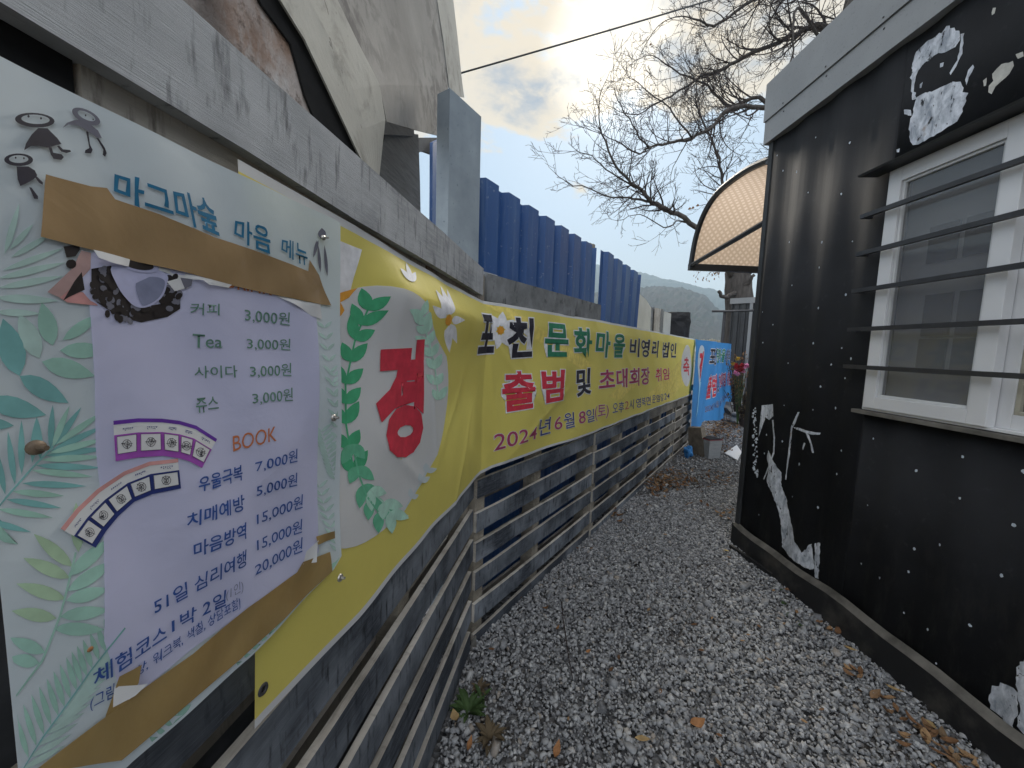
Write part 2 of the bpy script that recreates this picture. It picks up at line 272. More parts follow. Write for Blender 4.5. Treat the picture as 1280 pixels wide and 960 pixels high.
# ------------------------------------------------------------------ object helpers
def tag(o, label=None, cat=None, group=None, kind=None):
    if label: o['label'] = label
    if cat: o['category'] = cat
    if group: o['group'] = group
    if kind: o['kind'] = kind
    return o
def mesh_obj(name, verts, faces, mats, parent=None, fmat=None, smooth=False, loc=None, rotz=None, uvs=None):
    me = bpy.data.meshes.new(name)
    verts = [tuple(map(float, v)) for v in verts]
    me.from_pydata(verts, [], [tuple(f) for f in faces])
    for k in (mats if isinstance(mats, (list, tuple)) else [mats]): me.materials.append(MAT[k])
    if fmat is not None: me.polygons.foreach_set('material_index', fmat)
    if smooth: me.polygons.foreach_set('use_smooth', [True]*len(me.polygons))
    if uvs is not None:
        ul = me.uv_layers.new(name='UVMap')
        for lp in me.loops: ul.data[lp.index].uv = uvs[lp.vertex_index]
    me.update()
    o = bpy.data.objects.new(name, me); COL.objects.link(o)
    if loc is not None: o.location = tuple(map(float, loc))
    if rotz is not None: o.rotation_euler = (0, 0, rotz)
    if parent: o.parent = parent
    return o
def fix_parent(o, p):
    """parent while geometry stays where it is (parent transforms are plain location + z turn)"""
    o.parent = p; o.matrix_parent_inverse = p.matrix_basis.inverted(); return o
def thing(name, label, cat, loc=(0, 0, 0), group=None):
    o = bpy.data.objects.new(name, None); COL.objects.link(o); o.location = tuple(map(float, loc)); o.empty_display_size = .1
    bpy.context.view_layer.update
    return tag(o, label, cat, group)
class MB:
    def __init__(s): s.v, s.f, s.m = [], [], []
    def add(s, v, f, m=0):
        n = len(s.v); s.v += [tuple(map(float, x)) for x in v]; s.f += [tuple(i+n for i in q) for q in f]; s.m += [m]*len(f)
    def box8(s, p, m=0):   # p: 8 points, bottom 4 ccw then top 4
        s.add(p, [(3, 2, 1, 0), (4, 5, 6, 7), (0, 1, 5, 4), (1, 2, 6, 5), (2, 3, 7, 6), (3, 0, 4, 7)], m)
    def slab(s, fn, s0, s1, z0, z1, o0, o1, m=0):
        s.box8([fn(s0, z0, o0), fn(s1, z0, o0), fn(s1, z0, o1), fn(s0, z0, o1), fn(s0, z1, o0), fn(s1, z1, o0), fn(s1, z1, o1), fn(s0, z1, o1)], m)
    def tube(s, pts, rad, n=6, m=0, cap=True):
        pts = [np.array(p, float) for p in pts]; rad = rad if isinstance(rad, (list, tuple)) else [rad]*len(pts)
        base = len(s.v); ref = None
        for i, p in enumerate(pts):
            t = pts[min(i+1, len(pts)-1)]-pts[max(i-1, 0)]; t = t/(np.linalg.norm(t)+1e-9)
            if ref is None: ref = np.array([0, 0, 1.]) if abs(t[2]) < .9 else np.array([1., 0, 0])
            a = np.cross(t, ref); a /= np.linalg.norm(a)+1e-9; b = np.cross(a, t); ref = b
            for k in range(n):
                w = 2*math.pi*k/n; s.v.append(tuple(p+(a*math.cos(w)+b*math.sin(w))*rad[i]))
        for i in range(len(pts)-1):
            for k in range(n):
                q = base+i*n; s.f.append((q+k, q+(k+1) % n, q+n+(k+1) % n, q+n+k)); s.m.append(m)
        if cap:
            s.f.append(tuple(base+k for k in reversed(range(n)))); s.m.append(m); e = base+(len(pts)-1)*n; s.f.append(tuple(e+k for k in range(n))); s.m.append(m)
    def build(s, name, mats, parent=None, smooth=False):
        o = mesh_obj(name, s.v, s.f, mats, None, s.m, smooth)
        if parent: fix_parent(o, parent)
        return o
def prism(name, front, normal, thick, mats, parent=None, fm=0):
    """polygon (3-D points) extruded by thick along -normal"""
    b = MB(); n = len(front); back = [np.array(p)-np.array(normal)*thick for p in front]
    b.add(list(front)+back, [tuple(range(n)), tuple(reversed(range(n, 2*n)))] + [(i, i+n, (i+1) % n+n, (i+1) % n) for i in range(n)])
    return b.build(name, mats, parent)

# ================================================================== SETTING: ground, hills, haze
me = mesh_obj('ground', [(-1300, -60, 0), (1300, -60, 0), (1300, 1380, 0), (-1300, 1380, 0)], [(0, 1, 2, 3)], 'soil'); me.location.z = -0.03; tag(me, kind='structure')
path = [(-2.2, -1.5), (3.2, -1.5), (3.2, 3.2), (5.2, 4.6), (9.5, 12.0), (8.5, 15), (6, 14), (-.8, 3.4), (-2.2, 1.9)]
tag(mesh_obj('gravel_path', [(x, y, -.008) for x, y in path], [tuple(range(len(path)))], 'gravel_bed'), kind='structure')

def hill(name, mat, dist, depth, prof, seed, rough):
    azs = np.radians(np.linspace(-62, 72, 420)); rows = 44; V = []; Fc = []
    xs = [p[0] for p in prof]; ys = [p[1] for p in prof]
    for j in range(rows):
        t = j/(rows-1); d = dist-depth+2*depth*t; k = math.sin(math.pi*t)**.8 if 0 < t < 1 else 0
        for a in azs:
            h = np.interp(math.degrees(a), xs, ys)*k
            nz = MN.fractal(Vector((d*math.sin(a)*.01, d*math.cos(a)*.01, seed)), .8, 2.1, 5)*rough*k + (random.random()-.5)*2.6*k
            V.append((d*math.sin(a), d*math.cos(a), max(-.5, h+nz)))
    n = len(azs)
    for j in range(rows-1):
        for i in range(n-1): Fc.append((j*n+i, j*n+i+1, (j+1)*n+i+1, (j+1)*n+i))
    return tag(mesh_obj(name, V, Fc, mat), kind='structure')
hill('far_hill', 'hill_far', 900, 330, [(-62, 150), (0, 175), (12, 182), (17, 168), (21.8, 146), (25.8, 130), (29, 114), (34, 100), (45, 92), (72, 120)], 1.3, 9)
hill('near_hill', 'hill_near', 450, 190, [(-62, 40), (0, 50), (15, 64), (19.8, 66), (22.9, 64), (25.9, 54), (29, 30), (32, 16), (40, 10), (72, 14)], 7.7, 5)

# gravel: tens of thousands of loose stones, one sheet of stuff
def inside(x, y, poly):
    r = np.zeros(len(x), bool); j = len(poly)-1
    for i in range(len(poly)):
        xi, yi = poly[i]; xj, yj = poly[j]
        c = ((yi > y) != (yj > y)) & (x < (xj-xi)*(y-yi)/(yj-yi+1e-12)+xi); r ^= c; j = i
    return r
def stones(n, poly, size, bb, zlift=0.0, tri=None):
    x = RNG.uniform(bb[0], bb[1], n); y = RNG.uniform(bb[2], bb[3], n); k = inside(x, y, poly); x, y = x[k], y[k]; n = len(x)
    base = np.array([(-1, -1, -1), (1, -1, -1), (1, 1, -1), (-1, 1, -1), (-1, -1, 1), (1, -1, 1), (1, 1, 1), (-1, 1, 1)], float)*.5
    V = base[None]+RNG.normal(0, .16, (n, 8, 3))
    V[:, 4:, :2] *= RNG.uniform(.35, .9, (n, 1, 1))
    sc = (size*RNG.lognormal(0, .32, n))[:, None, None]*np.stack([RNG.uniform(.8, 1.3, n), RNG.uniform(.55, .95, n), RNG.uniform(.35, .7, n)], 1)[:, None, :]
    V = V*sc
    def rot(V, ax, a):
        c, s_ = np.cos(a)[:, None], np.sin(a)[:, None]; i, j = [(1, 2), (0, 2), (0, 1)][ax]; A, B = V[:, :, i].copy(), V[:, :, j].copy(); V[:, :, i] = A*c-B*s_; V[:, :, j] = A*s_+B*c
    rot(V, 0, RNG.normal(0, .45, n)); rot(V, 1, RNG.normal(0, .45, n)); rot(V, 2, RNG.uniform(0, 6.28, n))
    V[:, :, 0] += x[:, None]; V[:, :, 1] += y[:, None]; V[:, :, 2] += (zlift+RNG.uniform(-.004, .008, n))[:, None]
    Fb = np.array([(3, 2, 1, 0), (4, 5, 6, 7), (0, 1, 5, 4), (1, 2, 6, 5), (2, 3, 7, 6), (3, 0, 4, 7)])
    return V.reshape(-1, 3), (Fb[None]+np.arange(n)[:, None, None]*8).reshape(-1, 4)
def raw_mesh(name, V, Fq, mat):
    me = bpy.data.meshes.new(name); me.vertices.add(len(V)); me.vertices.foreach_set('co', V.astype(np.float32).ravel())
    k = Fq.shape[1]; me.loops.add(len(Fq)*k); me.loops.foreach_set('vertex_index', Fq.astype(np.int32).ravel())
    me.polygons.add(len(Fq)); me.polygons.foreach_set('loop_start', np.arange(0, len(Fq)*k, k, dtype=np.int32)); me.update(calc_edges=True); me.validate(); me.materials.append(MAT[mat])
    o = bpy.data.objects.new(name, me); COL.objects.link(o); return o
near_poly = [(-.30, .5), (2.0, .5), (1.9, 3.0), (3.1, 4.4), (1.2, 3.7), (-.16, 1.78)]
far_poly = [(-.16, 1.78), (1.76, 2.6), (3.0, 3.0), (5.0, 5.5), (8.2, 11.5), (6.2, 11.5), (1.4, 4.0)]
Va, Fa = stones(100000, near_poly, .0118, (-.3, 3.1, .5, 4.4)); Vb, Fb = stones(75000, far_poly, .0165, (-.2, 8.2, 1.7, 11.5))
Vc, Fc2 = stones(5000, near_poly, .020, (-.3, 3.1, .5, 4.4), .004)
tag(raw_mesh('gravel', np.vstack([Va, Vb, Vc]), np.vstack([Fa, Fb+len(Va), Fc2+len(Va)+len(Vb)]), 'gravel'), kind='stuff')

# leaf litter: curled leaf blades
def leaf_verts(c, size, rz, tilt, curl=.25, wid=.5, seed=None):
    n = 5; V = []; Fq = []
    cz, sz = math.cos(rz), math.sin(rz); ct, st = math.cos(tilt), math.sin(tilt)
    for i in range(n):
        t = i/(n-1); w = math.sin(math.pi*min(.97, max(.04, t**.85)))*wid*.5*size; x = (t-.5)*size; zc_ = curl*size*((t-.5)**2)*2
        for sgn in (-1, 0, 1):
            y = sgn*w; zz = zc_+abs(sgn)*w*.45
            X = x*ct-zz*st; Zz = x*st+zz*ct
            V.append((c[0]+X*cz-y*sz, c[1]+X*sz+y*cz, c[2]+Zz))
    for i in range(n-1):
        for k in range(2): q = i*3+k; Fq.append((q, q+3, q+4, q+1))
    return V, Fq
b = MB()
def litter(cx, cy, sx, sy, n, smin=.03, smax=.07, rot=0.0, hump=0.02):
    for _ in range(n):
        u, v = random.gauss(0, .5), random.gauss(0, .5); x = cx+(u*sx*math.cos(rot)-v*sy*math.sin(rot)); y = cy+(u*sx*math.sin(rot)+v*sy*math.cos(rot))
        V, Fq = leaf_verts((x, y, .012+abs(random.gauss(0, hump))), random.uniform(smin, smax), random.uniform(0, 6.3), random.gauss(0, .35), random.uniform(.1, .6), random.uniform(.35, .6)); b.add(V, Fq)
g = G(835, 605); litter(g[0], g[1], .5, .25, 170, .035, .075, .9)
g = G(770, 645); litter(g[0], g[1], .16, .08, 14, .03, .06)
g = G(905, 600); litter(g[0], g[1], .5, .3, 60, .03, .06)
g = G(905, 640); litter(g[0], g[1], .3, .3, 16, .03, .06)
g = G(905, 535); litter(g[0], g[1], 1.6, .35, 330, .04, .09, .95, .03)
g = G(895, 560); litter(g[0], g[1], .5, .25, 60, .04, .08, .95)
for px, py, n in ((1080, 845, 5), (1110, 880, 8), (1150, 915, 7), (1180, 940, 9), (1205, 955, 8), (1135, 935, 3), (1040, 790, 5), (1000, 745, 4), (605, 700, 3)):
    g = G(px, py); litter(g[0]-.01, g[1], .06, .06, n, .03, .06, 0, .008)
for _ in range(70):
    x = random.uniform(-.1, 1.7); y = random.uniform(1.1, 4.5)
    if inside(np.array([x]), np.array([y]), near_poly)[0]: V, Fq = leaf_verts((x, y, .014), random.uniform(.018, .035), random.uniform(0, 6.3), random.gauss(0, .3)); b.add(V, Fq)
tag(b.build('leaf_litter', 'litter'), kind='stuff')

# ================================================================== PALLET FENCE
def slat_mesh(L, h, t, top_jag=.002, seg=9):
    """local x along, y thickness (front at +y side is the path), z up; painted faces mat 0, sawn edges mat 1"""
    V, Fq, m = [], [], []; warp = random.uniform(-.004, .004); ph = random.uniform(0, 6)
    for i in range(seg+1):
        x = L*i/seg; w = warp*math.sin(math.pi*i/seg); j1 = random.uniform(-top_jag, top_jag); j0 = random.uniform(-top_jag, top_jag); zt = .003*math.sin(x*3+ph)
        V += [(x, w, j0+zt), (x, w+t, j0+zt), (x, w+t, h+j1+zt), (x, w, h+j1+zt)]
    for i in range(seg):
        q = i*4
        Fq += [(q+1, q+5, q+6, q+2), (q, q+3, q+7, q+4), (q+3, q+2, q+6, q+7), (q, q+4, q+5, q+1)]; m += [0, 0, 1, 1]
    Fq += [(0, 1, 2, 3), (seg*4, seg*4+3, seg*4+2, seg*4+1)]; m += [1, 1]
    return V, Fq, m
def put_slat(parent, d, s0, s1, z0, h, t, off, mats=('slat_paint', 'raw_wood'), dz=0.0, name='slat', jag=.002):
    L = s1-s0; V, Fq, m = slat_mesh(L, h, t, jag)
    n = np.array([d[1], -d[0], 0.]); base = K+d*s0+n*(off-t)+Z*z0
    # local x -> d, local y -> n  (left-handed pair handled by flipping faces)
    Vw = [d*v[0]+n*v[1]+Z*(v[2]+dz*v[0]/L) for v in V]
    Fq = [tuple(reversed(q)) for q in Fq]
    o = mesh_obj(name, V, Fq, list(mats), None, m)
    M4 = Matrix(((d[0], n[0], 0, base[0]), (d[1], n[1], 0, base[1]), (0, 0, 1, base[2]), (0, 0, 0, 1)))
    sh = Matrix.Identity(4); 
    # keep a proper rotation: mirror local y in the mesh instead
    o.data.transform(Matrix.Diagonal((1, -1, 1, 1))); o.data.flip_normals() if False else None
    ang = math.atan2(d[1], d[0]); o.rotation_euler = (0, -math.atan2(dz, L), ang); o.location = tuple(base+0*n)
    if parent: fix_parent(o, parent)
    return o
# near fence (along C)
nf = thing('pallet_fence', 'near dark painted wooden slat fence running under the menu sheet', 'fence', WC(-1.0, 0))
rows = [(1.03, .105, -.012), (.868, .112, 0), (.695, .100, 0), (.558, .098, .004), (.408, .094, 0), (.262, .098, .003), (.103, .092, 0)]
for i, (zt, h, off) in enumerate(rows):
    put_slat(nf, dC, -2.3 + random.uniform(-.05, .0), -.035 + random.uniform(-.006, .004), zt-h, h, .018, off, jag=.004 if i == 2 else .0015)
for s in (-2.1, -1.42, -.70, -.085):
    b = MB(); b.slab(WC, s-.035, s+.035, .0, 1.02, -.022, -.09); b.build('post', 'post_wood', nf)
for zt in (.90, .60, .30):   # back slats of the pallet
    put_slat(nf, dC, -2.3, -.05, zt-.09, .09, .016, -.092, ('slat_tan', 'raw_wood'))
# two boards over the sheets
tb = thing('top_board', 'wide weathered grey plank running above the menu sheet', 'plank', WC(-1, 1.7))
zl_, zu_ = Cs(430, 265, .022)[1], Cs(470, 215, .022)[1]
put_slat(tb, dC, -2.2, -.035, zl_+.022, zu_-zl_, .03, .022, ('grey_board', 'grey_board'), name='plank', dz=-.038, jag=.003)
tb2 = thing('lower_board', 'narrow brown weathered plank with rust stain under the wide grey plank', 'plank', WC(-1, 1.6))
put_slat(tb2, dC, -1.392, -.83, 1.560, .126, .022, .004, ('brown_board', 'brown_board'), name='plank')
put_slat(tb2, dC, -.826, -.62, 1.560, .122, .022, .002, ('brown_board', 'brown_board'), name='plank')
put_slat(tb2, dC, -.612, -.06, 1.560, .120, .022, .003, ('brown_board', 'brown_board'), name='plank')
put_slat(tb2, dC, -2.2, -1.396, 1.560, .140, .022, .002, ('dark_board', 'brown_board'), name='plank')
for s in (-1.9, -1.2, -.585, -.07):
    b = MB(); b.slab(WC, s-.03, s+.03, 1.0, 1.76, -.021, -.07); b.build('post', 'post_wood', tb2)

b = MB(); b.slab(WC, -2.2, -.03, 1.30, 1.745, -.072, -.085); b.build('backing_board', 'brown_board', tb2)  # added behind the planks so no sky light shows through their gaps

# far fence: a row of upright pallets (along B)
tops = [.823, .663, .515, .368, .205, .05]
pal = [(.012, 1.372, 'darkest slatted pallet next to the fence corner, first in the far row', ('slat_paint', 'raw_wood')),
       (1.392, 2.845, 'slatted pallet second from the fence corner in the far row', ('slat_paint', 'raw_wood')),
       (2.865, 4.12, 'brownish slatted pallet third from the fence corner in the far row', ('slat_tan', 'raw_wood')),
       (4.14, 5.22, 'pale brown slatted pallet at the far end, beside the concrete block', ('slat_tan', 'raw_wood'))]
for k, (s0, s1, lab, mt) in enumerate(pal):
    p = thing('wooden_pallet', lab, 'pallet', WB((s0+s1)/2, 0), group='slatted pallets standing in a row along the gravel')
    dz = -.004*k; off = [.0, .007, .002, .008][k]
    for j, zt in enumerate(tops + [.97]):
        put_slat(p, dB, s0, s1, zt-.093+dz+random.uniform(-.005, .005), .093 if j else .088, .017, off, mt if (j+k) % 3 or k != 2 else ('slat_paint', 'raw_wood'), dz=random.uniform(-.006, .006))
    for j, zt in enumerate((.75, .44, .14)):
        put_slat(p, dB, s0+.02, s1-.02, zt-.09, .09, .016, off-.10, ('slat_tan', 'raw_wood'))
    for s in (s0+.045, (s0+s1)/2-.1, s1-.045):
        b = MB(); b.slab(WB, s-.035, s+.035, .0, .93, off-.019, off-.098); b.build('stringer', 'post_wood', p)
b = MB(); b.slab(WB, -.02, .012, -.01, .055, .01, .016); tag(b.build('metal_strap', 'steel_light'), 'small bent pale metal strap at the foot of the fence corner', 'strap')

# rail over the far banner
rl = thing('concrete_rail', 'mottled grey rail plank above the yellow banner, in front of blue sheets', 'rail', WB(.7, 1.69))
b = MB(); b.slab(WB, .035, 1.35, 1.655, 1.775, .012, -.035); b.build('rail_board', 'concrete_rail', rl)
b = MB(); b.slab(WB, -.06, .20, 1.755, 1.80, -.06, -.12); b.build('end_block', 'grey_board', rl)
b = MB(); b.slab(WB, -.05, .03, 1.60, 1.765, .0, -.06); b.build('corner_block', 'brown_board', rl)
rs = thing('rear_plank', 'thin grey plank along the banner top behind the far end', 'plank', WB(3, 1.64)); put_slat(rs, dB, 1.37, 5.1, 1.62, .045, .02, -.012, ('concrete_rail', 'raw_wood'), name='plank')

# wall and dark ground behind the near fence
b = MB(); b.slab(WC, -2.6, -.15, -.02, 1.20, -.20, -.32); tag(b.build('block_wall', 'wall_block'), 'dark grey block wall behind the gaps of the near fence', 'wall')

# old plastered building above
top_edge = [(262, -220), (312, -90), (347, 0), (378, 50), (408, 113), (430, 160), (460, 224)]
ow = thing('old_wall', 'peeling plaster and brick wall rising behind the wide grey plank', 'wall', WC(-1.2, 1.2, -.13))
pts = [Cs(x, y, -.12) for x, y in top_edge]
fr = [WC(-2.6, 1.25, -.12), WC(pts[-1][0]+.05, 1.25, -.12)] + [WC(s, z, -.12) for s, z in reversed(pts)] + [WC(-2.6, max(z for _, z in pts), -.12)]
prism('plaster', fr, nC, .12, 'plaster_wall', ow)
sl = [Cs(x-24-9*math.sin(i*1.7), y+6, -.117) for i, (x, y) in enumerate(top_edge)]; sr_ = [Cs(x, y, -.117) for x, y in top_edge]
prism('dark_band', [WC(s, z, -.114) for s, z in sl] + [WC(s, z, -.114) for s, z in reversed(sr_)], nC, .005, 'edge_dark', ow)  # near-black strip following the edge of the cream sheet

# curved cream sheet with a lip; its underside's shade painted as grey
cols = [([(264, -220), (314, -90), (349, 0), (380, 50), (410, 113), (432, 160), (462, 224)], -.105),
        ([(316, -220), (358, -90), (386, 0), (413, 52), (441, 112), (456, 160), (467, 224)], -.125),
        ([(368, -220), (398, -90), (421, 0), (447, 54), (474, 106), (481, 150), (473, 224)], -.16)]
V = []; R_ = 7
for pl, off in cols:
    for x, y in pl: s, z = Cs(x, y, off); V.append(WC(s, z, off))
def interp_cols(cols, nn=6):
    out = []
    for i in range(len(cols)-1):
        for k in range(nn):
            t = k/nn; out.append(([((1-t)*a[0]+t*c_[0], (1-t)*a[1]+t*c_[1]) for a, c_ in zip(cols[i][0], cols[i+1][0])], (1-t)*cols[i][1]+t*cols[i+1][1]))
    return out+[cols[-1]]
def sheet(name, cols, mat, parent, thick=.004):
    V = []; cc = interp_cols(cols); n = len(cc[0][0])
    for pl, off in cc:
        for x, y in pl: s, z = Cs(x, y, off); V.append(WC(s, z, off))
    Fq = [(i*n+j, i*n+j+1, (i+1)*n+j+1, (i+1)*n+j) for i in range(len(cc)-1) for j in range(n-1)]
    o = mesh_obj(name, V, Fq, mat, None, None, False); sm = o.modifiers.new('thickness', 'SOLIDIFY'); sm.thickness = thick; sm.offset = 0
    return fix_parent(o, parent)
cs = thing('curved_panel', 'cream curved sheet sweeping down above the planks, turning into a stained soffit painted in shade grey', 'panel', WC(-.6, 2.0, -.2))
sheet('cream_face', cols, 'cream_sheet', cs)
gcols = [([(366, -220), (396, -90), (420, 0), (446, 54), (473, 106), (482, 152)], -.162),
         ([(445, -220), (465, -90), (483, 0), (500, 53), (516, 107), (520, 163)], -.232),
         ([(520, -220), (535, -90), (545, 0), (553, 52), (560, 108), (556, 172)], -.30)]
sheet('shaded_soffit', gcols, 'shaded_soffit', cs, .006)
lip = [([(521, -220), (536, -90), (546, 0), (554, 52), (561, 108), (563, 118)], -.297), ([(548, -220), (560, -90), (566, -2), (572, 50), (577, 100), (580, 122)], -.34)]
sheet('lip', lip, 'cream_sheet', cs, .004)

def cprism(name, pp, off, thick, mat, parent, fn=WC, pf=Cs, n=nC): return prism(name, [fn(*pf(x, y, off), off) for x, y in pp], n, thick, mat, parent)
pl_ = thing('grey_pillar', 'dark grey shuttered pillar under the stained soffit', 'pillar', WC(-.2, 0, -.45))
cprism('shaft', [(468, 330), (474, 215), (482, 163), (523, 168), (525, 225), (527, 330)], -.45, .22, 'dark_pillar', pl_)
cprism('capital', [(476, 168), (484, 146), (517, 152), (518, 170)], -.44, .22, 'dark_pillar', pl_)
rb = thing('hidden_beam', 'pale corrugated roof edge between the pillar and the slab', 'roof edge', WC(0, 2.2, -.5))
cprism('beam', [(520, 172), (556, 172), (557, 186), (546, 193), (538, 190), (530, 188), (521, 192)], -.55, .05, 'shaded_soffit', rb)

sb_ = thing('concrete_slab', 'tall pale blue-grey upright slab at the fence corner', 'slab', WB(.05, 0, -.12))
prism('face', [WB(-.085, .0, -.12), WB(.13, .0, -.12), WB(.122, 2.515, -.12), WB(-.085, 2.53, -.12)], nB, .075, 'slab_concrete', sb_)

# blue corrugated sheets
def corr_sheet(name, fn, s0, s1, zb, zt, off, pitch, depth, mat, parent, lean=(0, 0), flat=.55):
    prof = [(0, 0), (flat*.5, 0), (flat*.5+.08, 1), (1-.10, 1), (1-.02, 0)]; P = []
    s = s0
    while s < s1:
        for u, v in prof:
            q = s+u*pitch
            if q < s1: P.append((q, v*depth))
        s += pitch
    P.append((s1, 0)); V = []; rows = 5
    for j in range(rows):
        t = j/(rows-1)
        for q, o_ in P:
            f = (q-s0)/(s1-s0); z0 = zb[0]*(1-f)+zb[1]*f; z1 = zt[0]*(1-f)+zt[1]*f; z = z0+(z1-z0)*t
            V.append(fn(q+(lean[0]*(1-f)+lean[1]*f)*(t-.0)+.0, z, off+o_+.004*math.sin(q*3+t*4)))
    n = len(P); Fq = [(j*n+i, j*n+i+1, (j+1)*n+i+1, (j+1)*n+i) for j in range(rows-1) for i in range(n-1)]
    o = mesh_obj(name, V, Fq, mat); sm = o.modifiers.new('thickness', 'SOLIDIFY'); sm.thickness = .0015; sm.offset = 0
    if parent: fix_parent(o, parent)
    return o
tag(corr_sheet('blue_sheet', WB, .14, 1.62, (.02, .02), (2.285, 2.25), -.19, .197, .038, 'blue_metal', None), 'longer blue corrugated metal sheet standing beside the grey slab', 'metal sheet', 'blue metal sheets behind the far fence')
tag(corr_sheet('blue_sheet', WB, 1.70, 2.60, (.02, .02), (2.27, 2.235), -.175, .205, .038, 'blue_metal', None, (.03, .14)), 'leaning blue corrugated metal sheet at the far end of the blue row', 'metal sheet', 'blue metal sheets behind the far fence')
tag(corr_sheet('blue_sheet', WB, 2.45, 5.3, (.02, .02), (1.55, 1.5), -.24, .2, .035, 'blue_metal', None), 'low blue sheet seen only in the gaps of the far pallets', 'metal sheet', 'blue metal sheets behind the far fence')
b = MB(); b.slab(WB, 1.635, 1.675, .02, 2.30, -.20, -.23); b.slab(WB, 1.60, 1.64, 2.20, 2.30, -.21, -.24); tag(b.build('wooden_stake', 'brown_board'), 'rusty brown stake standing in the gap between the two blue sheets', 'stake')
b = MB(); p0 = Cs(541, 178, -.5); p1 = Cs(554, 172, -.5); p2 = Cs(553, 335, -.5); p3 = Cs(540, 330, -.5)
fr = [WC(*p, -.5) for p in (p3, p2, p1, p0)]; tag(prism('blue_strip', fr, nC, .02, 'blue_metal'), 'narrow dark blue metal strip left of the grey slab', 'metal strip')

# ================================================================== BANNERS
def yz_top(s): return float(np.interp(s, [-2, -1.0, 0, 1.25, 5.1], [1.668, 1.668, 1.650, 1.662, 1.656]))
def yz_bot(s): return float(np.interp(s, [-1.24, -1.0, -.5, 0, .08, 1.33, 2.6, 5.1], [.902, .883, .880, .866, .872, .840, .838, .812]))
CREASES = [(.15, 1.62, .62, -.78, .010, .030, .55), (.30, 1.30, .80, -.60, .008, .022, .35), (.55, 1.05, .9, .42, .007, .020, .40), (1.25, 1.62, .55, -.83, .009, .030, .45), (1.9, 1.45, .75, -.66, .008, .030, .5),
           (2.6, 1.6, .6, -.8, .009, .035, .5), (3.3, 1.35, .8, -.6, .008, .035, .6), (3.9, 1.15, .85, .5, .008, .030, .5), (.08, 1.25, .25, -.97, .007, .018, .30), (-.42, 1.22, .7, .7, .006, .016, .20),
           (-.62, 1.30, .25, -.97, .005, .012, .28), (-.75, 1.12, .8, -.6, .006, .016, .18), (-.30, 1.0, .6, .8, .007, .018, .22), (.75, 1.5, .3, -.95, .006, .02, .3), (4.5, 1.3, .3, -.95, .009, .03, .4)]
def y_off(s, z):
    return y_base(s, z)+sum(a*math.exp(-abs((z-z0)*dx-(s-s0)*dz_)/w)*math.exp(-(((s-s0)*dx+(z-z0)*dz_)/L)**2) for s0, z0, dx, dz_, a, w, L in CREASES)
def y_base(s, z):
    if True:
        d = .022 + .0035*math.sin(s*9+z*5) + .003*math.sin(s*4.1-z*11) + .0025*math.sin(s*23+z*13)*math.exp(-((s+.6)/.5)**2)
        d += .006*math.exp(-((s-.015)/.07)**2)*max(0, min(1, (1.66-z)/.3))                 # pushed out where it turns the corner
        d += .010*math.sin((s*1.0-(z-.9)*1.3)*7.5)*math.exp(-((s-.45)/.7)**2)*.6
        d += .004*math.sin((s+z*.9)*16)*math.exp(-((s-2.6)/1.6)**2)
        tz = yz_top(s)
        fa = max(0, min(1, (s+1.0)/.16))*(1 if s < -.02 else max(.35, 1-(s+.02)/.10))
        k = (tz-z)/.092; d += fa*((.026*k-.012*(1-k)) if k < 1 else .026*math.exp(-((k-1)/1.1)**2))   # creased: the top hand's breadth leans back to the plank
    return d
def banner_grid(name, s0, s1, top, bot, offf, mats, h=.025, hem=.014, fn=W, parent=None, nz=28):
    V = []; Fq = []; m = []; ss = [s0]; k = math.floor(s0/h)+1
    while k*h < s1-1e-4: ss.append(k*h); k += 1
    ss.append(s1); ns = len(ss)-1
    for i in range(ns+1):
        s = ss[i]; a, c_ = bot(s), top(s)
        tt = [0, hem/(c_-a)] + [hem/(c_-a)+(1-2*hem/(c_-a))*k/(nz-3) for k in range(1, nz-3)] + [1-hem/(c_-a), 1]
        for t in tt: z = a+(c_-a)*t; V.append(fn(s, z, offf(s, z)))
    n = len(tt)
    for i in range(ns):
        for j in range(n-1): Fq.append((i*n+j, (i+1)*n+j, (i+1)*n+j+1, i*n+j+1)); m.append(1 if j in (0, n-2) else 0)
    o = mesh_obj(name, V, Fq, mats, None, m, True)
    if parent: fix_parent(o, parent)
    return o
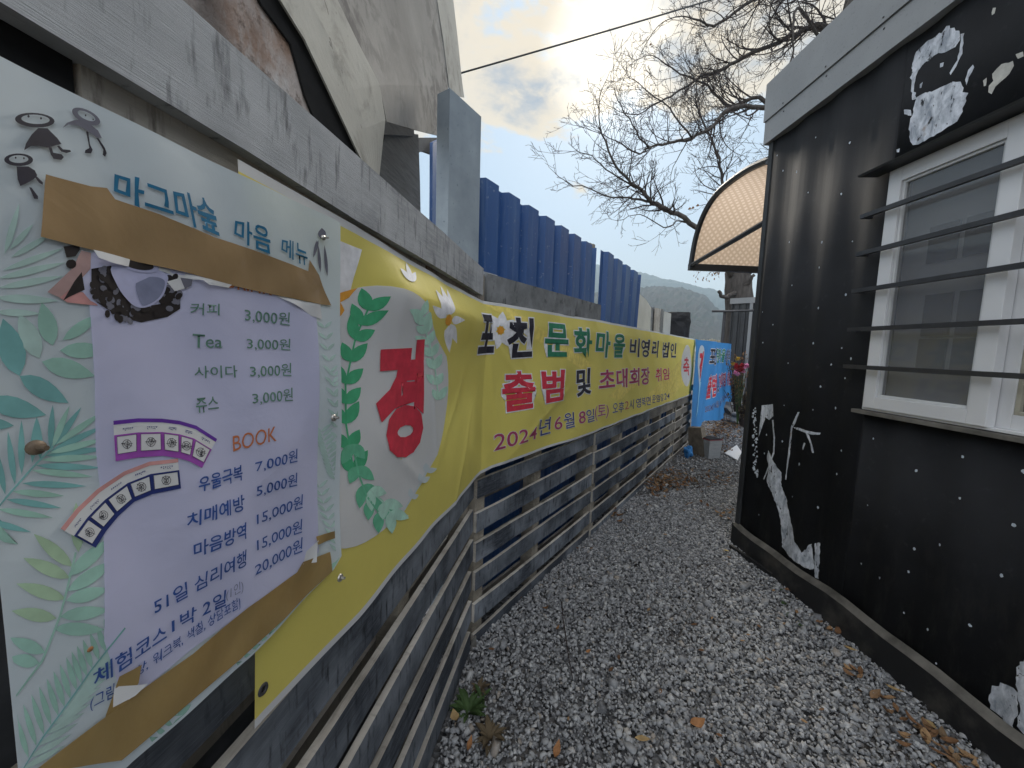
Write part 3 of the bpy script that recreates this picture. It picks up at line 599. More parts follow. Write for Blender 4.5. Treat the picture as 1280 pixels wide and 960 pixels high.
def art(name, polys, mat, conv, fn, offf, lift, parent, h=.025, tris=None, smooth=False):
    """flat print: 2-D polygons (photo or banner coordinates -> s,z) laid on the sheet's own relief"""
    bm = bmesh.new()
    for pl in polys:
        q = [conv(*p) if conv else p for p in pl]
        vs_ = [bm.verts.new((a, c_, 0)) for a, c_ in q]
        try: bm.faces.new(vs_)
        except ValueError: pass
    if tris:
        vv, ff = tris; vs_ = [bm.verts.new((a, c_, 0)) for a, c_ in vv]
        for f in ff:
            try: bm.faces.new([vs_[i] for i in f])
            except ValueError: pass
    bmesh.ops.triangulate(bm, faces=[f for f in bm.faces if len(f.verts) > 4])
    xs = [v.co.x for v in bm.verts]; ys = [v.co.y for v in bm.verts]
    if not xs: return None
    for ax, lo, hi in ((0, min(xs), max(xs)), (1, min(ys), max(ys))):
        k = math.floor(lo/h)+1
        while k*h < hi:
            co = (k*h, 0, 0) if ax == 0 else (0, k*h, 0); no = (1, 0, 0) if ax == 0 else (0, 1, 0)
            bmesh.ops.bisect_plane(bm, geom=bm.verts[:]+bm.edges[:]+bm.faces[:], plane_co=co, plane_no=no, dist=1e-6); k += 1
    for v in bm.verts: v.co = Vector(fn(v.co.x, v.co.y, offf(v.co.x, v.co.y)+lift))
    bmesh.ops.recalc_face_normals(bm, faces=bm.faces)
    me = bpy.data.meshes.new(name); bm.to_mesh(me); bm.free(); me.materials.append(MAT[mat])
    me.polygons.foreach_set('use_smooth', [True]*len(me.polygons))
    o = bpy.data.objects.new(name, me); COL.objects.link(o); fix_parent(o, parent); return o
_gl = {}
def glyphs(body, bold, res=3):
    k = (body, bold, res)
    if k not in _gl:
        c_ = bpy.data.curves.new('lettering', 'FONT'); c_.body = body; c_.offset = bold; c_.resolution_u = res
        o = bpy.data.objects.new('lettering', c_); COL.objects.link(o); bpy.context.view_layer.update()
        me = o.to_mesh(); v = [(q.co.x, q.co.y) for q in me.vertices]; f = [tuple(p.vertices) for p in me.polygons]; o.to_mesh_clear()
        bpy.data.objects.remove(o); bpy.data.curves.remove(c_); _gl[k] = (v, f)
    return _gl[k]
def text(parent, body, quad, mat, conv, fn, offf, lift, bold=0.0, outline=0.0, h=.025, omat='ink_white', wob=0.0):
    """quad: photo/banner coordinates of BL, BR, TL, TR of the inked word"""
    q = [conv(*p) if conv else p for p in quad]
    v, f = glyphs(body, bold); x0, x1 = min(a for a, _ in v), max(a for a, _ in v); y0, y1 = min(c_ for _, c_ in v), max(c_ for _, c_ in v)
    def mp(v):
        out = []
        for a, c_ in v:
            u = (a-x0)/(x1-x0); w = (c_-y0)/(y1-y0)
            if wob: w += wob*math.sin(u*17+w*4); u += wob*.25*math.sin(w*6+u*40)
            lo = [q[0][i]*(1-u)+q[1][i]*u for i in (0, 1)]; hi = [q[2][i]*(1-u)+q[3][i]*u for i in (0, 1)]
            out.append((lo[0]*(1-w)+hi[0]*w, lo[1]*(1-w)+hi[1]*w))
        return out
    if outline:
        v2, f2 = glyphs(body, bold+outline); art('lettering_outline', [], omat, None, fn, offf, lift-.0007, parent, h, (mp(v2), f2))
    return art('lettering', [], mat, None, fn, offf, lift, parent, h, (mp(v), f))
def ell(cx, cy, rx, ry, n=28, rot=0.0):
    return [(cx+rx*math.cos(t)*math.cos(rot)-ry*math.sin(t)*math.sin(rot), cy+rx*math.cos(t)*math.sin(rot)+ry*math.sin(t)*math.cos(rot)) for t in [2*math.pi*k/n for k in range(n)]]
def leafp(bx, by, tx, ty, w, n=6, sharp=1.0):
    L = math.hypot(tx-bx, ty-by); ux, uy = (tx-bx)/L, (ty-by)/L; px_, py_ = -uy, ux; P = []
    for sgn in (1, -1):
        r = range(n+1) if sgn == 1 else range(n-1, 0, -1)
        for k in r:
            t = k/n; ww = w*.5*math.sin(math.pi*t**(.85*sharp))**.9 if 0 < t < 1 else 0
            P.append((bx+ux*L*t+px_*ww*sgn, by+uy*L*t+py_*ww*sgn))
    return P
def strokep(p0, p1, w):
    L = math.hypot(p1[0]-p0[0], p1[1]-p0[1])+1e-9; nx, ny = -(p1[1]-p0[1])/L*w/2, (p1[0]-p0[0])/L*w/2
    return [(p0[0]+nx, p0[1]+ny), (p1[0]+nx, p1[1]+ny), (p1[0]-nx, p1[1]-ny), (p0[0]-nx, p0[1]-ny)]
def polyline(pts, w): return [strokep(pts[i], pts[i+1], w) for i in range(len(pts)-1)]

# ---- yellow banner
YL = .0009
yb = thing('yellow_banner', 'long yellow event banner printed in Korean, wrapped round the fence corner', 'banner', W(.5, .9))
banner_grid('banner_sheet', Cs(320, 850, .024)[0], 5.03, yz_top, yz_bot, y_off, ['vinyl_yellow', 'hem_white'], h=.0125, parent=yb, nz=56)
ycC = lambda x, y: Cs(x, y, .024); ycB = lambda x, y: Bs(x, y, .024)
def clipz(P): return [(s, max(yz_bot(s)+.017, min(z, yz_top(s)-.016))) for s, z in P]
def yart(name, polys, mat, lift, conv=ycC): return art(name, [clipz([conv(*p) for p in pl]) for pl in polys], mat, None, W, y_off, lift, yb, .0125)
# rays of paler print and the roundel
yart('pale_ray', [[(425, 300), (455, 312), (440, 372), (425, 392)], [(620, 372), (640, 376), (700, 430), (690, 440)]][:1], 'petal_white', YL)
e_s, e_z = Cs(478, 500, .013); r_right = Cs(556, 470, .013)[0]; z_top_, z_bot_ = 1.575, Cs(480, 660, .013)[1]
ecx = -.85; erx = r_right-ecx
art('roundel', [[(ecx+erx*math.cos(t), (z_top_+z_bot_)/2+(z_top_-z_bot_)/2*math.sin(t)) for t in [2*math.pi*k/56 for k in range(56)]]], 'vinyl_white', None, W, y_off, YL, yb, .0125)
def clumps(pathpts, L, w, mat, n, lift, name='laurel_leaves'):
    P = []; 
    for i in range(n):
        t = i/(n-1)*(len(pathpts)-1); k = min(int(t), len(pathpts)-2); f = t-k
        x = pathpts[k][0]*(1-f)+pathpts[k+1][0]*f; y = pathpts[k][1]*(1-f)+pathpts[k+1][1]*f
        dx, dy = pathpts[k+1][0]-pathpts[k][0], pathpts[k+1][1]-pathpts[k][1]; a = math.atan2(dy, dx)
        for sg in (-1, 1): a_ = a+sg*(.62+.12*math.sin(i*2.1+sg)); l_ = L*(1+.12*math.sin(i*3.7+sg)); P.append(leafp(x, y, x+l_*math.cos(a_), y+l_*math.sin(a_), w))
    yart(name, P, mat, lift); yart('laurel_stem', polyline(pathpts, 2.2), mat, lift+.0002)
clumps([(441, 590), (433, 530), (434, 480), (447, 425), (461, 388)], 30, 15, 'leaf_green', 9, YL*2)
clumps([(440, 555), (447, 592), (458, 620), (474, 640)], 27, 15, 'leaf_mid', 5, YL*2.3)
clumps([(462, 612), (480, 628), (489, 640)], 25, 14, 'leaf_mint', 3, YL*2.5)
clumps([(547, 500), (541, 455), (528, 420), (518, 395)], 19, 10, 'leaf_mint', 8, YL*2)
clumps([(500, 648), (525, 610), (535, 590)], 12, 7, 'vinyl_pale', 4, YL*2)
def daisy(cx, cy, R, rc, conv, rots, squash=(1, 1), w=.36):
    P = [leafp(cx+math.cos(a)*rc*squash[0], cy+math.sin(a)*rc*squash[1], cx+math.cos(a)*R*squash[0], cy+math.sin(a)*R*squash[1], R*w, 6, .7) for a in rots]
    yart('daisy_petals', P, 'petal_white', YL*2, conv); yart('daisy_centre', [ell(cx, cy, rc*squash[0], rc*squash[1], 10)], 'flower_orange', YL*2.6, conv)
yart('yellow_wedge', [[(519, 372), (575, 384), (588, 400), (583, 428), (556, 446), (540, 420)]], 'vinyl_yellow', YL*1.5)
daisy(551, 400, 43, 7, ycC, [-1.62, -2.05, -1.15, .0, .75, 1.25, -2.7], (.55, 1), .25)
yart('daisy_petals', [leafp(508, 352, x, y, 8) for x, y in ((497, 335), (510, 328), (520, 340))], 'petal_white', YL*2)
yart('yellow_wedge', [[(425, 367), (450, 360), (440, 372), (425, 380)]], 'flower_orange', YL*1.7); yart('daisy_centre', [[(425, 372), (430, 380), (434, 388), (430, 394), (425, 398)]], 'flower_orange', YL*2.2)
daisy(622, 413, 24, 5, ycB, [k*.785+.2 for k in range(8)], (.9, 1), .5)
yart('pale_ray', [[(606, 378), (640, 383), (740, 455), (738, 470)]], 'pale_yellow', YL*.8, ycB)
yart('pale_ray', [[(800, 505), (860, 440), (862, 470), (835, 512)], [(760, 495), (790, 470), (800, 478), (775, 500)]], 'pale_yellow', YL*.8, ycB)
# red 경 in the roundel
text(yb, '경', [(467, 582), (529, 566), (473, 427), (526, 424)], 'ink_red', ycC, W, y_off, YL*3, bold=.055, h=.0125)
def yt(body, x0, x1, yt0, yb0, yt1, yb1, mat, bold=.030, outl=.028, wob=0): text(yb, body, [(x0, yb0), (x1, yb1), (x0, yt0), (x1, yt1)], mat, ycB, W, y_off, YL*3, bold, outl, h=(.0125 if x0 < 700 else .025), wob=wob)
yt('포', 579, 614, 392, 442, 394, 441, 'ink_black', .035)
yt('천', 631, 667, 396, 448, 398, 446, 'ink_black', .035)
yt('문', 682, 709, 403, 446, 406, 446, 'ink_green', .035)
yt('화', 716, 739, 409, 447, 411, 447, 'ink_green', .03)
yt('마', 744, 761, 413, 447, 415, 447, 'ink_green', .03)
yt('을', 766, 780, 417, 447, 418, 447, 'ink_green', .03)
yt('비영리', 787, 822, 422, 446, 426, 447, 'ink_black', .02, .02)
yt('법인', 827, 845, 427, 447, 429, 447, 'ink_black', .02, .02)
yt('출', 628, 668, 464, 516, 464, 509, 'ink_red', .03)
yt('범', 677, 704, 462, 505, 462, 500, 'ink_red', .03)
yt('및', 720, 740, 461, 497, 460, 492, 'ink_black', .025)
yt('초대회장', 749, 813, 462, 489, 459, 480, 'ink_maroon', .022, .02)
yt('취임', 819, 836, 460, 478, 460, 474, 'ink_red', .015, .02)
yt('2024', 617, 671, 543, 564, 533, 548, 'ink_maroon', .004, .02)
yt('년', 674, 690, 523, 546, 521, 542, 'ink_navy', .004, .02)
yt('6', 695, 704, 522, 538, 520, 536, 'ink_maroon', .004, .02)
yt('월', 706, 718, 517, 537, 515, 533, 'ink_navy', .004, .02)
yt('8', 723, 731, 515, 530, 513, 528, 'ink_maroon', .004, .02)
yt('일', 732, 743, 512, 529, 511, 526, 'ink_navy', .004, .02)
yt('(토)', 744, 760, 507, 527, 505, 522, 'ink_maroon', .004, .02)
yt('오후', 765, 780, 503, 518, 502, 515, 'ink_navy', .002, .015)
yt('2', 781, 787, 502, 512, 501, 511, 'ink_orange', .002, .01)
yt('시', 788, 793, 500, 512, 499, 511, 'ink_navy', .002, .01)
yt('영북면', 795, 813, 498, 510, 495, 506, 'ink_navy', .002, .012)
yt('운암길', 815, 829, 494, 504, 492, 501, 'ink_navy', .002, .012)
yt('24', 831, 837, 492, 500, 491, 498, 'ink_navy', .002, .012)
yart('small_roundel', [ell(858, 457, 6.5, 26, 24)], 'vinyl_white', YL*1.5, ycB)
yt('축', 854, 862, 446, 470, 447, 469, 'ink_red', .02, 0)
# eyelet in the lower left corner
def disc(name, c, n, r, mat, parent, thick=.002, seg=14, inner=0.0):
    n = np.array(n); a = np.cross(n, Z); a /= np.linalg.norm(a); b_ = np.cross(a, n); b = MB()
    ring = lambda rr, h: [c+n*h+a*rr*math.cos(2*math.pi*k/seg)+b_*rr*math.sin(2*math.pi*k/seg) for k in range(seg)]
    if inner:
        v = ring(r, 0)+ring(r*.85, thick)+ring(inner, thick*.8)+ring(inner, 0); f = []
        for q in range(3):
            for k in range(seg): f.append((q*seg+k, q*seg+(k+1) % seg, (q+1)*seg+(k+1) % seg, (q+1)*seg+k))
        b.add(v, f)
    else:
        v = ring(r, 0)+ring(r*.9, thick)+[c+n*thick*1.3]; f = [(k, (k+1) % seg, seg+(k+1) % seg, seg+k) for k in range(seg)]+[(seg+k, seg+(k+1) % seg, 2*seg) for k in range(seg)]; b.add(v, f)
    return b.build(name, mat, parent, True)
s, z = Cs(330, 862, .024); disc('eyelet', WC(s, z, y_off(s, z)+.001), nC, .009, 'steel_dark', yb, .002, 14, .004); disc('eyelet_hole', WC(s, z, y_off(s, z)+.0008), nC, .004, 'dark_ground', yb, .0004)

# ---- menu sheet
MOFF = .038
mn_th = thing('menu_sheet', 'pale leaf printed menu sheet with price list, patched with brown tape', 'menu banner', WC(-1.25, 1.0))
mc = lambda x, y: Cs(x, y, MOFF+.003)
def m_off(s, z): return .0012*math.exp(-abs((z-1.30)*.8-(s+1.2)*.6)/.02)*math.exp(-((s+1.2)/.12)**2)+.001*math.exp(-abs((z-1.5)*.3-(s+1.1)*.95)/.02)*math.exp(-((z-1.45)/.15)**2)+MOFF+.003*math.sin(s*11+z*4)+.0018*math.sin(z*17-s*9)+.0012*math.sin(s*47+z*21)+max(0, (-1.40-s))*.02
ml, mr = mc(10, 700)[0], mc(428, 500)[0]
tl = mc(0, 68); tr = mc(425, 278); bl = mc(162, 958); br = mc(432, 692); bm_ = mc(318, 820)
def mtop(s): return float(np.interp(s, [tl[0]-.05, tl[0], tr[0]], [tl[1], tl[1], tr[1]]))
def mbot(s): return float(np.interp(s, [ml, bl[0], bm_[0], mc(420, 712)[0], br[0]], [bl[1]-.012, bl[1], bm_[1], mc(420, 712)[1], br[1]]))
banner_grid('menu_base', ml-.006, mr, mtop, mbot, m_off, ['vinyl_pale', 'vinyl_pale'], h=.0125, hem=.006, fn=WC, parent=mn_th, nz=52)
ML = .00058
def mart(name, polys, mat, lift, h=.0125): return art(name, [[(min(mr-.002, max(ml-.004, a)), c_) for a, c_ in (mc(*p) for p in q)] for q in polys], mat, None, WC, m_off, lift, mn_th, h)
# foliage print
Lb = [((78, 425), (125, 393), 15), ((75, 438), (137, 438), 20), ((53, 452), (120, 470), 24), ((66, 432), (50, 378), 24)]
mart('printed_leaf', [leafp(*a, *c_, w) for a, c_, w in Lb], 'leaf_soft', ML)
mart('printed_leaf', [leafp(50, 448, 22, 392, 26)], 'leaf_pale', ML)
mart('printed_leaf', [leafp(25, 470, 2, 398, 34), leafp(25, 470, 88, 504, 24), leafp(-20, 500, 60, 519, 26), leafp(-25, 528, 18, 532, 14)], 'leaf_teal', ML)
mart('printed_leaf', [leafp(a, c_, d_, e_, w) for a, c_, d_, e_, w in ((2, 318, 20, 254, 9), (8, 312, 38, 280, 8), (10, 322, 62, 292, 8), (0, 338, 78, 310, 8), (-5, 348, 80, 328, 9), (-5, 360, 78, 345, 9), (-8, 372, 72, 376, 11), (-8, 390, 50, 392, 9))], 'leaf_pale', ML)
bases = [(65, 562), (67, 560), (70, 558), (72, 556), (64, 565), (62, 567), (58, 570), (52, 575), (45, 582), (40, 588), (27, 604), (14, 614), (6, 624), (-5, 636), (-20, 650), (-30, 662)]
tips = [(68, 506), (89, 507), (104, 509), (133, 514), (134, 532), (137, 548), (140, 560), (134, 571), (130, 585), (118, 596), (110, 608), (81, 620), (77, 635), (65, 647), (37, 665), (20, 680)]
mart('printed_frond', [leafp(*a, *c_, 8.5) for a, c_ in zip(bases, tips)][::2], 'leaf_teal', ML); mart('printed_frond', [leafp(*a, *c_, 8.5) for a, c_ in zip(bases, tips)][1::2], 'leaf_soft', ML*1.3)
mart('printed_frond', [leafp(*a, *c_, 9) for a, c_ in (((52, 575), (49, 524)), ((41, 579), (48, 520)), ((27, 593), (28, 525)), ((18, 606), (10, 539)), ((5, 618), (-6, 560)))], 'leaf_teal', ML)
mart('printed_frond', polyline([(-20, 640), (5, 622), (40, 585), (68, 558)], 2.4), 'leaf_teal', ML*2)
mart('printed_leaf', [leafp(*a, *c_, 17) for a, c_ in (((88, 708), (40, 667)), ((84, 722), (26, 697)), ((78, 748), (17, 729)), ((66, 772), (11, 763)), ((96, 690), (96, 628)))], 'leaf_lime', ML)
mart('printed_leaf', [leafp(*a, *c_, 17) for a, c_ in (((52, 815), (8, 797)), ((45, 828), (8, 822)), ((81, 720), (142, 671)), ((80, 738), (141, 701)), ((78, 750), (133, 735)), ((70, 770), (133, 761)), ((62, 785), (126, 786)))], 'leaf_mid' if 0 else 'leaf_soft', ML*1.2)
mart('printed_frond', polyline([(13, 871), (48, 825), (70, 768), (84, 718), (92, 690)], 2.6), 'leaf_soft', ML*2)
st = [(24, 962), (50, 922), (73, 890), (92, 862), (108, 838), (130, 810), (152, 784)]
P = []
for i in range(17):
    t = i/16*(len(st)-1); k = min(int(t), len(st)-2); f = t-k; x = st[k][0]*(1-f)+st[k+1][0]*f; y = st[k][1]*(1-f)+st[k+1][1]*f; L = 66-34*i/16
    P += [leafp(x, y, x+L*.85, y-L*.42-3, 8), leafp(x, y, x-L*.28, y-L*.85, 8)]
mart('printed_frond', P[::2], 'leaf_pale', ML); mart('printed_frond', P[1::2], 'leaf_soft', ML*.8); mart('printed_frond', polyline(st, 2), 'leaf_teal', ML*2)
# right margin foliage and lower right foliage
P = []
for (x0, y0, x1, y1, n, L) in ((420, 520, 408, 410, 9, 17), (424, 600, 404, 540, 12, 22), (426, 690, 404, 610, 9, 20), (418, 470, 424, 560, 8, 15)):
    for i in range(n):
        t = i/(n-1); x = x0+(x1-x0)*t; y = y0+(y1-y0)*t
        for sg in (-1, 1): P.append(leafp(x, y, x+sg*L*.55, y-L*.5, 4))
P = [[(min(423, x), y) for x, y in q] for q in P]
mart('printed_leaf', P, 'leaf_pale', ML)
P = []
for (x0, y0, x1, y1, n, L) in ((300, 868, 345, 790, 7, 24), (205, 935, 232, 868, 6, 26), (345, 815, 385, 745, 7, 20), (390, 770, 415, 712, 5, 18)):
    for i in range(n):
        t = i/(n-1); x = x0+(x1-x0)*t; y = y0+(y1-y0)*t
        for sg in (-1, 1): P.append(leafp(x, y, x+sg*L*.7, y-L*.55, 8))
zlim = lambda P: [[(x, y) for x, y in q] for q in P]
def mart_clip(name, polys, mat, lift):
    Q = []
    for pl in polys:
        c_ = [mc(*p) for p in pl]; Q.append([(min(s, mr-.003), max(z, mbot(min(s, mr))+.004)) for s, z in c_])
    return art(name, Q, mat, None, WC, m_off, lift, mn_th, .0125)
mart_clip('printed_leaf', P, 'leaf_soft', ML*.9)
# lavender centre paper
pp = [(106, 322), (140, 300), (398, 385), (400, 440), (400, 520), (401, 600), (402, 690), (385, 712), (300, 772), (240, 812), (176, 862), (150, 872), (125, 800), (130, 640), (122, 560), (120, 480)]
mart('paper_overlay', [pp], 'paper_lavender', ML*1.5)
TL_ = ML*3.2
def mt(body, BL, BR, TLp, TR, mat, bold=.006, wob=.02): text(mn_th, body, [BL, BR, TLp, TR], mat, mc, WC, m_off, TL_, bold, 0, .0125, wob=wob)
mt('마그마숲', (142, 247), (280, 296), (146, 214), (268, 250), 'ink_teal', .022)
mt('마음', (296, 299), (343, 319), (298, 273), (337, 283), 'ink_teal', .014)
mt('메뉴', (353, 318), (388, 334), (354, 297), (386, 306), 'ink_teal', .008)
mt('DRINK', (285, 359), (345, 369), (285, 342), (345, 354), 'ink_orange', .012)
mt('커피', (242, 394), (278, 394), (242, 378), (278, 380), 'ink_menu_green')
mt('Tea', (246, 435), (282, 435), (246, 417), (282, 420), 'ink_menu_green')
mt('사이다', (248, 473), (301, 472), (248, 458), (300, 457), 'ink_menu_green')
mt('쥬스', (249, 517), (278, 513), (249, 498), (277, 495), 'ink_menu_green')
for q in (((311, 403), (366, 408), (311, 384), (366, 391)), ((313, 438), (367, 439), (313, 421), (367, 424)), ((316, 473), (368, 471), (316, 456), (368, 454)), ((318, 507), (369, 502), (318, 490), (369, 485))): mt('3,000원', *q, 'ink_menu_green', .004)
mt('BOOK', (294, 565), (346, 551), (294, 545), (346, 533), 'ink_orange', .0)
mt('7,000원', (321, 592), (373, 578), (321, 576), (373, 561), 'ink_menu_blue', .004)
mt('5,000원', (322, 623), (373, 608), (322, 606), (373, 591), 'ink_menu_blue', .004)
mt('15,000원', (323, 658), (381, 636), (323, 641), (381, 618), 'ink_menu_blue', .004)
mt('15,000원', (323, 691), (381, 667), (323, 673), (381, 649), 'ink_menu_blue', .004)
mt('20,000원', (320, 722), (382, 691), (320, 705), (382, 672), 'ink_menu_blue', .004)
mt('우울극복', (247, 616), (305, 600), (247, 597), (305, 581), 'ink_menu_blue', .014)
mt('치매예방', (231, 661), (306, 638), (232, 642), (306, 618), 'ink_menu_blue', .014)
mt('마음방역', (240, 698), (308, 673), (240, 679), (308, 653), 'ink_menu_blue', .014)
mt('51일 심리여행', (190, 769), (308, 707), (189, 749), (308, 687), 'ink_menu_blue', .010)
mt('체험코스', (112, 860), (206, 799), (110, 837), (206, 777), 'ink_menu_blue', .012)
mt('1박 2일', (213, 792), (283, 757), (213, 773), (283, 737), 'ink_menu_blue', .010)
mt('(1인)', (283, 753), (305, 741), (283, 737), (304, 724), 'ink_ink' if 0 else 'ink_shade', .0)
mt('(그림', (108, 890), (139, 873), (109, 869), (138, 853), 'ink_menu_blue', .004)
mt('상, 워크북, 색칠, 상담포함)', (165, 849), (302, 761), (165, 832), (301, 745), 'ink_menu_blue', .004)
def smoothp0(P, n=5):
    out = []
    for i in range(len(P)-1):
        p0 = P[max(i-1, 0)]; p1 = P[i]; p2 = P[i+1]; p3 = P[min(i+2, len(P)-1)]
        for k in range(n):
            q = k/n; out.append(tuple(.5*((2*p1[j])+(-p0[j]+p2[j])*q+(2*p0[j]-5*p1[j]+4*p2[j]-p3[j])*q*q+(-p0[j]+3*p1[j]-3*p2[j]+p3[j])*q**3) for j in range(len(p1))))
    return out+[P[-1]]
# coffee picture: hand, saucer of beans, cup
mart('printed_photo', [[(56, 365), (88, 335), (100, 313), (113, 316), (112, 336), (96, 352), (72, 372)]], 'ink_skin', ML*2.2)
mart('printed_photo', [[(72, 372), (80, 362), (106, 366), (122, 382), (100, 380), (82, 378)]], 'ink_salmon', ML*1.9)
mart('printed_photo', [[(76, 308), (98, 306), (98, 312), (92, 320), (80, 322)], ell(86, 330, 7, 6, 10), [(90, 352), (100, 340), (104, 362), (82, 372), (76, 376)]], 'ink_bean', ML*2.4)
mart('printed_photo', [[(97, 345), (104, 332), (120, 325), (165, 330), (232, 362), (228, 380), (200, 398), (150, 394), (112, 376), (99, 362)]], 'paper_lavender', ML*2.0)
P = []
for _ in range(150):
    x = random.uniform(112, 232); y = random.uniform(334, 402); u = (x-172)/60; w = (y-362)/40
    if u*u+w*w < 1 and y > 332+.12*(x-112) and (y > 372 or x < 146 or x > 205): P.append(ell(x, y, 5, 3.6, 9, random.uniform(0, 3)))
mart('printed_beans', [[(113, 336), (140, 332), (160, 368), (172, 385), (205, 380), (212, 358), (230, 366), (230, 386), (215, 396), (180, 403), (150, 396), (120, 378), (113, 358)]], 'ink_bean', ML*2.4); mart('printed_beans', P[::2], 'ink_grey', ML*2.8); mart('printed_beans', P[1::2], 'ink_bean', ML*3.1)
rc = lambda P: smoothp0(P+P[:3])[5:-10]
mart('printed_cup', [rc([(140, 333), (175, 328), (210, 342), (212, 356), (206, 372), (190, 383), (174, 384), (160, 374), (147, 356)])], 'ink_cup', ML*3.3); mart('printed_cup', [rc([(172, 354), (190, 346), (207, 349), (209, 358), (203, 371), (190, 380), (179, 380)])], 'ink_shade', ML*3.7)
mart('printed_cup', [ell(176, 331, 26, 9, 18, .2)], 'ink_cup', ML*3.9); mart('printed_cup', [ell(174, 330, 21, 6.5, 18, .2)], 'ink_bean', ML*4.3); mart('printed_cup', [[(212, 352), (232, 346), (243, 350), (238, 360), (222, 364)]], 'paper_white', ML*3.5)
mart('printed_photo', [[(228, 347), (243, 349), (242, 357), (234, 361)]], 'ink_grey', ML*4.0)
# two fans of cards
c6 = lambda x, y: (60+x/4.8, 500+y/4.8)
def cards(quads, frame, strip, inner):
    mart('printed_card', [[c6(*p) for p in q] for q in quads], 'paper_white', ML*2.2)
    mart('card_edge', [[c6(*p) for p in q] for q in strip], inner, ML*2.6); mart('card_frame', [[c6(*p) for p in q] for q in frame], 'ink_magenta' if inner == 'ink_purple' else 'ink_navy', ML*2.7)
top = [(398, 125), (545, 110), (690, 112), (800, 125), (905, 155), (1030, 235)]; bot = [(412, 368), (545, 345), (690, 335), (790, 350), (850, 368), (925, 408)]
def lerp2(a, c_, t): return (a[0]+(c_[0]-a[0])*t, a[1]+(c_[1]-a[1])*t)
Q = [[top[i], top[i+1], bot[i+1], bot[i]] for i in range(5)]
stp = [[top[i], top[i+1], lerp2(top[i+1], bot[i+1], .10), lerp2(top[i], bot[i], .10)] for i in range(5)]
frm = [[lerp2(top[i], bot[i], .36), lerp2(top[i+1], bot[i+1], .36), bot[i+1], bot[i]] for i in range(5)]
cards(Q, frm, stp, 'ink_purple')
def inner_quads(T_, B_, a, c_, gap): return [[c6(*lerp2(lerp2(T_[i], T_[i+1], gap), lerp2(B_[i], B_[i+1], gap), a)), c6(*lerp2(lerp2(T_[i], T_[i+1], 1-gap), lerp2(B_[i], B_[i+1], 1-gap), a)), c6(*lerp2(lerp2(T_[i], T_[i+1], 1-gap), lerp2(B_[i], B_[i+1], 1-gap), c_)), c6(*lerp2(lerp2(T_[i], T_[i+1], gap), lerp2(B_[i], B_[i+1], gap), c_))] for i in range(len(T_)-1)]
IQ = inner_quads(top, bot, .40, .83, .09); mart('card_picture', IQ, 'paper_white', ML*3.2)
top2 = [(65, 770), (165, 655), (300, 535), (460, 430), (610, 370), (780, 352)]; bot2 = [(275, 885), (345, 785), (420, 700), (520, 610), (625, 565), (792, 530)]
Q = [[top2[i], top2[i+1], bot2[i+1], bot2[i]] for i in range(5)]
stp = [[top2[i], top2[i+1], lerp2(top2[i+1], bot2[i+1], .12), lerp2(top2[i], bot2[i], .12)] for i in range(5)]
frm = [[lerp2(top2[i], bot2[i], .38), lerp2(top2[i+1], bot2[i+1], .38), bot2[i+1], bot2[i]] for i in range(5)]
cards(Q, frm, stp, 'ink_salmon')
IQ2 = inner_quads(top2, bot2, .43, .86, .08); mart('card_picture', IQ2, 'paper_white', ML*3.2)
P = []
for q in IQ+IQ2:
    cx = sum(p[0] for p in q)/4; cy = sum(p[1] for p in q)/4
    for k in range(4): P.append(strokep(q[k], q[(k+1) % 4], .5))
    for k in range(7):
        a = random.uniform(0, 6.28); P.append(strokep((cx, cy), (cx+7*math.cos(a), cy+6*math.sin(a)), .6))
    for rr in (3, 5.5): 
        e = ell(cx, cy, rr, rr, 10); P += [strokep(e[k], e[(k+1) % 10], .6) for k in range(10)]
mart('card_lines', P, 'ink_black', ML*3.8)
P = []
for T_, B_ in ((top, bot), (top2, bot2)):
    for i in range(5):
        m0 = c6(*lerp2(lerp2(T_[i], T_[i+1], .35), lerp2(B_[i], B_[i+1], .35), .24)); m1 = c6(*lerp2(lerp2(T_[i], T_[i+1], .8), lerp2(B_[i], B_[i+1], .8), .24))
        for k in range(6):
            a = lerp2(m0, m1, k/6); P.append(strokep(a, (a[0]+1.2, a[1]+random.uniform(-2.2, 2.2)), .8)); P.append(strokep((a[0], a[1]-1.5), (a[0]+1.6, a[1]-1.3), .7))
mart('card_lines', P, 'ink_navy', ML*3.8)
# brush drawn figures
cf = lambda x, y: (x/4.8, 60+y/4.8)
def cfp(*pp): return [cf(*p) for p in pp]
def ring(cx, cy, rx, ry, ix, iy, dx=0, dy=0, rot=0, n=22):
    o_ = ell(cx, cy, rx, ry, n, rot); i_ = ell(cx+dx, cy+dy, ix, iy, n, rot); return [[cf(*o_[k]), cf(*o_[(k+1) % n]), cf(*i_[(k+1) % n]), cf(*i_[k])] for k in range(n)]
mart('drawn_figure', ring(205, 433, 128, 44, 92, 28, 5, -5, .05) + [cfp((225, 480), (285, 482), (345, 540), (370, 575), (330, 585), (280, 598), (220, 588), (170, 590), (127, 615), (140, 575), (180, 520))]
     + [cfp((285, 595), (305, 595), (315, 628), (370, 638), (382, 655), (365, 672), (315, 665), (298, 640)), cfp((340, 588), (355, 585), (378, 608), (425, 612), (430, 622), (400, 630), (368, 622))], 'ink_black', TL_)
mart('drawn_figure', ring(90, 672, 92, 38, 62, 23, 0, -4, .0) + [cfp((75, 712), (150, 712), (190, 735), (205, 765), (185, 785), (160, 800), (130, 815), (95, 830), (80, 790)), cfp((188, 775), (200, 770), (240, 808), (238, 822), (215, 810)), cfp((150, 835), (165, 838), (205, 890), (205, 908), (180, 905), (165, 870))], 'ink_black', TL_)
